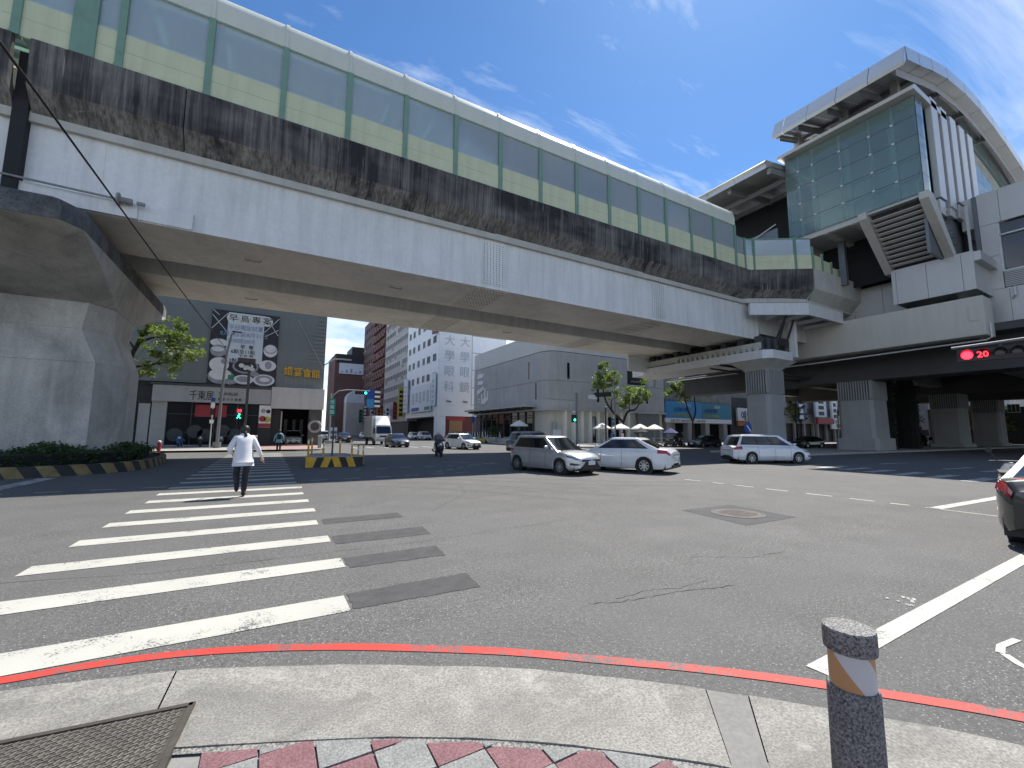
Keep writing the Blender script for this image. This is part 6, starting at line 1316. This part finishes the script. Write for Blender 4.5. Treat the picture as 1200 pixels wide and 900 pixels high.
    q = MB(); f = h0+Vector((0,.092,0)); q.tube([f+Vector((0,-.01,.03)),f+Vector((0,.016,-.012)),f+Vector((0,0,-.022))],[.008,.014,.01],6); q.build('nose','skin',t,smooth=60,local=True)
    for s in (-1,1): q = MB().lathe([(.004,-.006),(.014,0),(.004,.006)],8,(s*.034,h0.y+.079,h0.z+.012),'y'); q.build('eye','hair',t,local=True); q = MB().lathe([(.01,-.008),(.026,0),(.01,.008)],8,(s*.092,h0.y,h0.z),'x'); q.build('ear','skin',t,smooth=60,local=True)
    MB().bar((-.024,h0.y+.086,h0.z-.052),(.024,h0.y+.086,h0.z-.052),.008,.008).build('mouth','cloth_red',t,local=True)
    if extra: extra(t,p)
    return t
run = dict(pel=(0,-.02,.93),sp=(.0,.06,1.15),ch=(0,.15,1.34),nk=(0,.19,1.45),hd=(0,.24,1.54),tp=(0,.26,1.65),ls=(-.18,.13,1.38),le=(-.30,.02,1.12),lw=(-.22,.22,1.00),rs=(.18,.13,1.38),re=(.29,.03,1.14),rw=(.38,.08,.92),lh=(-.09,-.02,.91),lk=(-.12,.14,.53),la=(-.10,-.26,.36),lt=(-.10,-.34,.20),rh=(.09,-.02,.91),rk=(.07,.05,.49),ra=(.05,-.04,.10),rt=(.06,.13,.04))
def hood(t,p):
    q = MB().lathe([(.05,-.05),(.10,-.03),(.11,.03),(.06,.06)],12); o = q.build('collar','cloth_white',t,smooth=60,local=True); o.location = Vector(p['nk'])+Vector((0,-.02,.0)); q = MB().tube([Vector(p['hd'])+Vector((.0,-.10,.0)),Vector(p['nk'])+Vector((.02,-.13,-.02)),Vector(p['nk'])+Vector((.03,-.12,-.12))],[.045,.04,.015],8); q.build('ponytail','hair',t,smooth=60,local=True)
person('person in white jacket and dark trousers hurrying away over the crosswalk',(-.50,12.5,0),R(4),run,'cloth_white','trouser','cloth_black',extra=hood,scale=1.02)
def pack(t,p): MB().loft([octo(-.15,.15,-.28,-.14,.05,.98),octo(-.17,.17,-.31,-.14,.05,1.15),octo(-.14,.14,-.27,-.12,.05,1.40)]).build('backpack','cloth_navy',t,smooth=50,local=True)
person('person in pale blue top with dark backpack at the far end of the crosswalk',(.75,38.2,0),R(2),dict(le=(-.30,-.05,1.14),lw=(-.34,.05,.94),re=(.30,-.05,1.14),rw=(.34,.05,.94)),'cloth_teal','cloth_black','cloth_black',extra=pack,scale=.98)
ride = dict(pel=(0,-.35,.92),sp=(0,-.33,1.12),ch=(0,-.27,1.33),nk=(0,-.24,1.44),hd=(0,-.20,1.54),tp=(0,-.20,1.65),ls=(-.18,-.27,1.36),le=(-.30,-.1,1.15),lw=(-.30,.18,1.05),rs=(.18,-.27,1.36),re=(.30,-.1,1.15),rw=(.30,.18,1.05),lh=(-.10,-.33,.90),lk=(-.16,.10,.78),la=(-.14,.12,.36),lt=(-.14,.28,.32),rh=(.10,-.33,.90),rk=(.16,.10,.78),ra=(.14,.12,.36),rt=(.14,.28,.32))
def helmet(col):
    def f(t,p):
        q = MB().lathe([(.06,-.10),(.13,-.06),(.145,.02),(.125,.09),(.07,.135),(.01,.145)],16); o = q.build('helmet',col,t,smooth=60,local=True); o.location = Vector(p['hd'])+Vector((0,-.02,.04))
    return f
def rider(lab, loc, rz, top, hel): return person(lab,loc,rz,ride,top,'cloth_black','cloth_black',extra=helmet(hel),group='scooter riders')
a0 = math.atan2(-.97,-.1)-math.pi/2
rider('rider in dark clothes and pale helmet on the oncoming scooter',(9.9,27.3,0),a0,'cloth_grey','steel_white')
rider('rider in dark clothes on a scooter under the trees',(43.4,35.6,0),R(-63)-math.pi/2+R(0),'cloth_black','black_plastic')
person('standing person in blue shirt behind the white sedan by the parasols',(34.6,37.4,.14),R(120),{},'cloth_blue','cloth_black','cloth_black')
person('standing person in dark clothes near the blue parasol',(47.9,38.6,.14),R(200),{},'cloth_black','cloth_black','cloth_black')
person('standing person in pale shirt near the parasols on the cafe terrace',(39.2,40.6,.14),R(60),{},'cloth_white','cloth_grey','cloth_black')

# ================================================================== STREET FURNITURE
def lathe_pole(par, x, y, z0, z1, r0, r1, mt='pole_grey', nm='pole'): return MB().tube([(x,y,z0),(x,y,(z0+z1)/2),(x,y,z1)],[r0,(r0+r1)/2,r1],10).build(nm,mt,par,smooth=50)
def traffic_head(par, o, along, face, n_, lit, mt='black_plastic', r_=.15, sp=.36, vert=False, bead=None):
    """row of lamps: o first lamp centre, along unit vector, face unit vector; parts housing, visors, lenses"""
    o, along, face = Vector(o),Vector(along).normalized(),Vector(face).normalized(); up = Vector((0,0,1)) if not vert else along.cross(face)
    if vert: side = face.cross(Vector((0,0,1))).normalized()
    c0, c1 = o-along*.22, o+along*(sp*(n_-1)+.22)
    MB().bar(c0-face*.1,c1-face*.1,.2,.40,up=Vector((0,0,1)) if not vert else face.cross(along)).build('housing',mt,par)
    for i in range(n_):
        c_ = o+along*sp*i; q = MB(); u1 = along; u2 = face.cross(along).normalized()
        ring_ = [c_+(u1*math.cos(a)+u2*math.sin(a))*r_*.92+face*.012 for a in [R(k*24) for k in range(15)]]; q.add(ring_+[c_+face*.045],[(k,(k+1)%15,15) for k in range(15)]); q.build('lens',lit.get(i,'lamp_off'),par,smooth=60)
        q = MB(); vz = Vector((0,0,1)); hz2 = face.cross(vz).normalized(); A2,B2 = [],[]
        for k in range(10):
            a = R(-20+k*24.4); d_ = (hz2*math.cos(a)+vz*math.sin(a))*r_*1.04; A2.append(c_+d_); B2.append(c_+d_*1.0+face*.24*(.55+.45*max(0,math.sin(a))))
        q.strip(A2,B2); q.build('visor',mt,par)
# mast-arm signal, right foreground
sg = thing('traffic_signal','horizontal traffic signal with two red lights hanging at the right edge','traffic signal',(21.4,0,0))
al = Vector((.25,-.97,0)).normalized(); fc = Vector((-.97,-.25,0)).normalized()
traffic_head(sg,(19.75,4.65,4.22),al,fc,5,{0:'lamp_red'})
ct = text('20',.27,'lamp_red',sg,Vector((19.75,4.65,4.22))+al*.21+fc*.05-Vector((0,0,.1)),(R(90),0,math.atan2(al.y,al.x)),name='count_down',ext=.004)
lathe_pole(sg,21.6,-1.5,0,6.2,.13,.09); MB().tube([(21.6,-1.5,5.0),(20.8,1.2,4.75),(20.0,4.2,4.55),(19.75,5.0,4.5)],[.08,.07,.05,.045],8).build('mast_arm','pole_grey',sg,smooth=50)
for i in (0,2,4): c_ = Vector((19.75,4.65,4.22))+al*.36*i; MB().bar(c_+Vector((.1,.0,.1)),c_+Vector((.15,0,.36)),.05,.05).build('hanger','pole_dark',sg)
# signal across the crossing on the left corner
sg = thing('traffic_signal','green-lit traffic signal on a curved white arm at the side street corner','traffic signal',(6.3,56,0))
lathe_pole(sg,6.35,56,.14,6.2,.12,.08,'pole_light'); MB().tube([(6.35,56,5.0),(6.6,56,6.0),(7.2,56,6.55),(8.2,56,6.75),(10.9,56,6.75)],[.07,.07,.065,.06,.05],8).build('mast_arm','pole_light',sg,smooth=50)
traffic_head(sg,(9.3,55.85,6.45),(1,0,0),(-.3,-.95,0),4,{3:'lamp_green'}); MB().box(6.0,6.7,55.6,56.4,.14,.5).build('footing','pole_light',sg)
sl2 = thing('street_lamp','tall curved street lamp behind the side street signal','street lamp',(5.4,62,0)); MB().tube([(5.4,62,.14),(5.5,62,8),(5.9,62,10.4),(7.2,62,11.4),(8.6,62,11.5)],[.12,.1,.08,.07,.06],8).build('pole','pole_light',sl2,smooth=50); MB().box(8.4,9.4,61.85,62.15,11.4,11.55).build('lamp_head','pole_light',sl2)
# centre signal pole in front of the grey building
sg = thing('traffic_signal','signal post with two arms standing before the grey concrete building','traffic signal',(22.7,28.9,0))
lathe_pole(sg,22.7,28.9,0,5.0,.11,.09,'pole_grey'); MB().tube([(22.7,28.9,4.4),(19.4,28.9,4.38)],[.05,.035],8).build('left_arm','pole_light',sg); MB().tube([(22.7,28.9,4.3),(23.1,28.9,4.72),(23.8,28.9,4.86),(26.6,28.9,5.1)],[.055,.05,.05,.04],8).build('right_arm','pole_light',sg)
traffic_head(sg,(24.9,29.0,4.95),(1,0,.09),(0,1,0),5,{}); MB().box(23.9,24.9,28.8,28.84,4.55,4.9).build('street_plate','sign_white',sg)
MB().lathe([(.08,-.13),(.17,-.08),(.19,0),(.17,.08),(.08,.13)],14,(22.35,28.85,3.35)).build('white_lamp','steel_white',sg,smooth=50); MB().box(22.15,22.5,28.7,28.95,2.5,3.15).build('pedestrian_head','black_plastic',sg); MB().lathe([(.09,28.69),(.09,28.66)],12,(22.32,0,2.7),'y').build('lens','lamp_green',sg)
# posts in front of the banquet building
lp = thing('street_lamp','tall thin street lamp with a green tag before the food billboard','street lamp',(-3.75,44,0))
MB().tube([(-3.75,44,.14),(-3.7,44,5),(-3.55,44,8.5),(-3.35,44,9.9),(-3.1,44,10.25)],[.14,.11,.085,.07,.06],8).build('pole','pole_grey',lp,smooth=50); MB().bar((-3.3,44,10.25),(-2.6,43.8,10.2),.2,.1).build('lamp_head','pole_dark',lp); MB().lathe([(.3,0),(.3,.5)],12,(-3.75,44,.14)).build('footing','pole_grey',lp); MB().box(-3.35,-2.9,43.9,43.94,6.0,6.4).build('green_tag','sign_green',lp)
lp = thing('signal_post','dark signal post with camera head and green walking figure before the shop','traffic signal',(-2.0,47,0))
lathe_pole(lp,-1.95,47,.14,8.0,.14,.11,'pole_dark'); MB().box(-2.9,-1.5,46.6,47.4,8.0,8.35).build('head_box','pole_dark',lp); MB().box(-2.7,-1.6,46.5,47.3,8.35,8.45).build('head_cover','steel_white',lp); MB().bar((-2.3,47,7.6),(-1.6,46.6,7.3),.25,.3).build('camera','steel_white',lp)
MB().box(-2.75,-2.2,46.75,46.95,2.6,3.75).build('pedestrian_head','black_plastic',lp); text('28',.36,'lamp_red',lp,(-2.66,46.73,3.32),name='count_down'); q = MB()
q.lathe([(.02,-.05),(.06,0),(.02,.05)],10,(-2.45,46.72,3.14)); q.bar((-2.46,46.72,3.1),(-2.5,46.72,2.92),.03,.12); q.bar((-2.5,46.72,2.92),(-2.62,46.72,2.74),.03,.05); q.bar((-2.48,46.72,2.92),(-2.36,46.72,2.74),.03,.05); q.build('walking_figure','lamp_green',lp)
lp = thing('sign_post','thin white notice post with small plates beside the tall street lamp','sign post',(-4.2,43.5,0)); lathe_pole(lp,-4.2,43.5,.14,4.4,.045,.045,'pole_light')
for z,h,mt in ((4.0,.35,'sign_blue'),(3.5,.4,'sign_white'),(2.9,.5,'sign_black'),(2.2,.3,'sign_white')): MB().box(-4.34,-4.06,43.42,43.45,z,z+h).build('plate',mt,lp)
bo2 = thing('bollard','small grey bollard at the far crosswalk end beside the shop','bollard',(-.95,40.6,.14),0,'far bollards'); MB().lathe([(.17,0),(.17,.95),(.19,.96),(.19,1.06),(.14,1.1)],14).build('shaft','column_grey',bo2,smooth=40,local=True)
dup(bo2,(4.0,41.5,.14),0,'small grey bollard at the far pavement corner','far bollards')
# median nose: striped block, posts, street name sign
mn = thing('median_nose','low median block with black-and-yellow chevrons and grey top in the crossing','barrier',(2.6,21.9,0))
MB().prism([(1.5,21.2),(3.9,20.95),(4.1,21.9),(3.6,24.4),(2.1,24.8)],'z',0,.46).build('block','kerb',mn)
for i in range(8):
    a = Vector((1.5+.3*i,21.18-.031*i,0)); b_ = a+Vector((.3,-.031,0)); sh = Vector((.16 if i < 4 else -.16,0,0))
    q = MB().add([a+Vector((0,-.02,0)),b_+Vector((0,-.02,0)),b_+sh*(1 if i < 7 else 0)+Vector((0,-.012,.44)),a+sh*(1 if 0 < i else 0)+Vector((0,-.012,.44))],[(0,1,2,3)]); q.build('chevron','yellow_paint' if i%2 == 0 else 'black_paint',mn)
sgn = thing('street_name_sign','vertical green street name sign on a thin pole on the median nose','sign',(2.6,21.4,0)); lathe_pole(sgn,2.62,21.5,.4,3.2,.04,.035,'pole_dark'); MB().box(2.36,2.64,21.42,21.46,2.35,3.12).build('plate','sign_green',sgn)
for i,ch_ in enumerate('信義路'): text(ch_,.2,'sign_white',sgn,(2.40,21.405,2.9-.24*i),name='lettering',ext=.004)
lab = ['yellow flexible post at the left corner of the median nose','short post behind the left end of the median nose','yellow flexible post in the middle of the median nose','yellow post right of the street name sign','yellow post third from the right on the median nose','yellow post second from the right beside the median nose','rightmost yellow post beside the median nose']
for (x,y,h),lb2 in zip(((1.6,21.35,1.05),(2.0,24.5,1.1),(2.25,21.6,.75),(3.1,22.6,1.0),(3.45,21.3,.95),(3.72,21.2,1.15),(3.98,21.35,1.1)),lab):
    t = thing('flexible_post',lb2,'delineator post',(x,y,.0 if h > 1.1 or x > 3.9 else .4),0,'yellow flexible posts'); hh = h if t.location.z == 0 else h-.0
    MB().lathe([(.11,0),(.11,.03),(.05,.05)],12).build('base','black_plastic',t,local=True); MB().lathe([(.045,.04),(.04,hh*.62)],12).build('shaft','yellow_paint',t,smooth=50,local=True); MB().lathe([(.042,hh*.62),(.042,hh*.74)],12).build('reflective_band','sign_white',t,local=True); MB().lathe([(.04,hh*.74),(.038,hh*.82)],12).build('shaft','yellow_paint',t,local=True); MB().lathe([(.042,hh*.82),(.03,hh*.84)],12).build('cap','black_paint',t,local=True)
# blue direction disc before the first station column
kd = thing('direction_sign','round blue keep-right disc in front of the ribbed station column','sign',(30,18.5,0)); lathe_pole(kd,30,18.55,0,1.75,.05,.05,'pole_grey'); MB().lathe([(.02,18.50),(.42,18.50),(.42,18.46),(.02,18.46)],26,(30,0,2.05),'y').build('disc','sign_blue',kd)
MB().bar((29.8,18.44,2.25),(30.2,18.44,1.85),.09,.02,up=(0,1,0)).build('arrow','sign_white',kd); MB().add([(30.27,18.44,1.78),(30.08,18.44,1.83),(30.22,18.44,1.98)],[(0,1,2)]).build('arrow_head','sign_white',kd); MB().box(29.75,30.25,18.4,18.6,1.45,1.6).build('lower_lamp','amber',kd)
# street lamps and poles
sl3 = thing('street_lamp','thin pole in front of the forked tree','pole',(34.5,36.9,0)); lathe_pole(sl3,34.5,36.9,.1,8.3,.09,.06,'pole_grey'); MB().bar((34.5,36.9,8.2),(35.4,36.9,8.3),.08,.08).build('arm','pole_grey',sl3)
sl4 = thing('street_lamp','short dark pole left of the forked tree','pole',(33.0,36.8,0)); lathe_pole(sl4,33.0,36.8,.1,4.4,.11,.1,'pole_dark'); MB().lathe([(.14,0),(.12,.15),(.02,.2)],10,(33.0,36.8,4.4)).build('cap','pole_dark',sl4)
sl5 = thing('street_lamp','curved pale street lamp seen between the station columns','street lamp',(81,34.5,0)); MB().tube([(80.6,34.5,.1),(80.6,34.5,5.4),(81.2,34.5,6.7),(83.2,34.5,7.2)],[.12,.1,.08,.07],8).build('pole','pole_light',sl5,smooth=50); MB().box(83,84.2,34.35,34.65,7.1,7.25).build('lamp_head','pole_light',sl5)
prk = thing('parking_sign','small blue parking sign against the grey concrete building','sign',(41.5,48,0)); lathe_pole(prk,46.8,50.6,.14,3.2,.05,.05,'pole_light'); MB().box(46.5,47.1,50.5,50.54,2.9,3.9).build('plate','sign_blue',prk); text('P',.7,'sign_white',prk,(46.62,50.48,3.15),name='lettering')
prk2 = thing('parking_sign','small blue sign on the wall beside the clinic lane','sign',(33,64,0)); lathe_pole(prk2,29.8,66,.14,4,.05,.05,'pole_light'); MB().box(29.5,30.1,65.9,65.94,3.2,4.3).build('plate','sign_blue',prk2)
# parasols
def parasol(label, x, y, z, r_, mt, group='cafe parasols'):
    t = thing('parasol',label,'parasol',(x,y,.14),0,group); n_ = 8; q = MB(); a_ = [(r_*math.cos(R(k*45+22)),r_*math.sin(R(k*45+22)),z-.62) for k in range(n_)]; b_ = [(p[0]*.98,p[1]*.98,p[2]-.14) for p in a_]; m_ = [(p[0]*.5,p[1]*.5,z-.26) for p in a_]; c_ = [(p[0]*.08,p[1]*.08,z) for p in a_]
    q.loft([b_,a_,m_,c_],cap=False); q.build('canopy',mt,t,local=True); MB().tube([(0,0,0),(0,0,z+.05)],.035,8).build('pole','pole_light',t,local=True); MB().lathe([(.35,0),(.35,.07),(.06,.1)],14).build('base','pole_dark',t,local=True)
    for k in range(n_): MB().bar((0,0,z-.05),(a_[k][0]*.97,a_[k][1]*.97,a_[k][2]),.02,.02).build('rib','pole_light',t,local=True)
    return t
p0 = parasol('white parasol, leftmost in the row in front of the grey building',37.4,42.4,2.75,1.25,'umbrella_white')
for x,lb2 in ((40.8,'white parasol, second from the left in front of the grey building'),(43.9,'white parasol beside the forked tree trunk'),(47.3,'white parasol, rightmost of the row in front of the grey building')): dup(p0,(x,42.4+random.uniform(-.4,.4),.14),random.random(),lb2,'cafe parasols')
dup(p0,(31.9,54.2,.3),.3,'single white parasol on the terrace left of the row','cafe parasols',1.12)
parasol('black parasol just right of the forked tree trunk',41.4,39.6,2.25,.95,'umbrella_black'); parasol('dark blue parasol left of the V-shaped tree',46.9,39.6,2.2,1.05,'umbrella_blue')
# cafe barrier, tables, small boxes behind the cars
cb = thing('cafe_fence','low pale fence with red seat cushions in front of the parasols','fence',(38,39.4,.14))
for i in range(9): MB().box(35+i*1.4,35.08+i*1.4,39.35,39.43,.14,1.05).build('fence_post','pole_light',cb)
for z in (.5,.98): MB().box(35,46.3,39.37,39.41,z,z+.06).build('fence_rail','pole_light',cb)
for x in (37.0,38.2): MB().box(x,x+.8,39.6,40.1,.14,.8).build('seat','sign_red',cb)
nb = sign('notice_stand','white notice stand at the kerb left of the signal post',21.9,22.7,31.2,31.28,.75,1.9,'sign_white'); MB().box(22.25,22.35,31.2,31.3,0,.75).build('leg','pole_dark',nb)
# hanging white sign box under the viaduct end
hb = thing('hanging_board','blank white board hanging under the far viaduct girder','sign',(38,33,9)); MB().box(33.5,37.8,33.6,33.75,8.35,10.05).build('board','sign_white',hb); MB().bar((34.5,33.7,10.05),(34.5,33.7,10.2),.1,.1).build('hanger','dark_steel',hb)
# overhead wire
wr_ = MB().tube([(-1.3,1.0,4.9),(-2.55,5.0,5.75),(-3.94,9.0,7.47-.5),(-3.9,20,7.5),(-3.87,32,8.15),(-3.84,44,8.92)],.022,6); 
P0, P1 = Vector((-3.94,9.0,7.47)), Vector((-3.84,44,8.92)); wr_ = MB().tube([P0+(P1-P0)*t+Vector((0,0,-.12*math.sin(max(0,t)*math.pi))) for t in [-.25,-.1,0,.1,.25,.4,.55,.7,.85,1]],.024,6)
o = wr_.build('overhead_wire','wire'); tag(o,'black cable sloping down across the viaduct to the tall street lamp','cable')
# far background masses
for i,(x,y,w,h,mt,lab) in enumerate(((210,20,40,18,'old_grey','grey block far right beyond the station columns'),(250,-30,40,20,'pale_build','pale block at the far right beyond the station'),(120,-5,5,7,'lb_dark','dark kiosk block under the right end of the station'))):
    t = thing('far_block',lab,'building',(x,y,0)); blk(t,'wall',mt,x,x+w,y,y+40,.1,h); 
    for k in range(6): win(t,W_B,x+3+k*5 if w > 10 else x+1+k*.5,y,6,FACE_S)
    for k in range(6): inst('window',W_B,t,Vector((x,y+4+k*6,6))-t.location,(0,0,FACE_W))
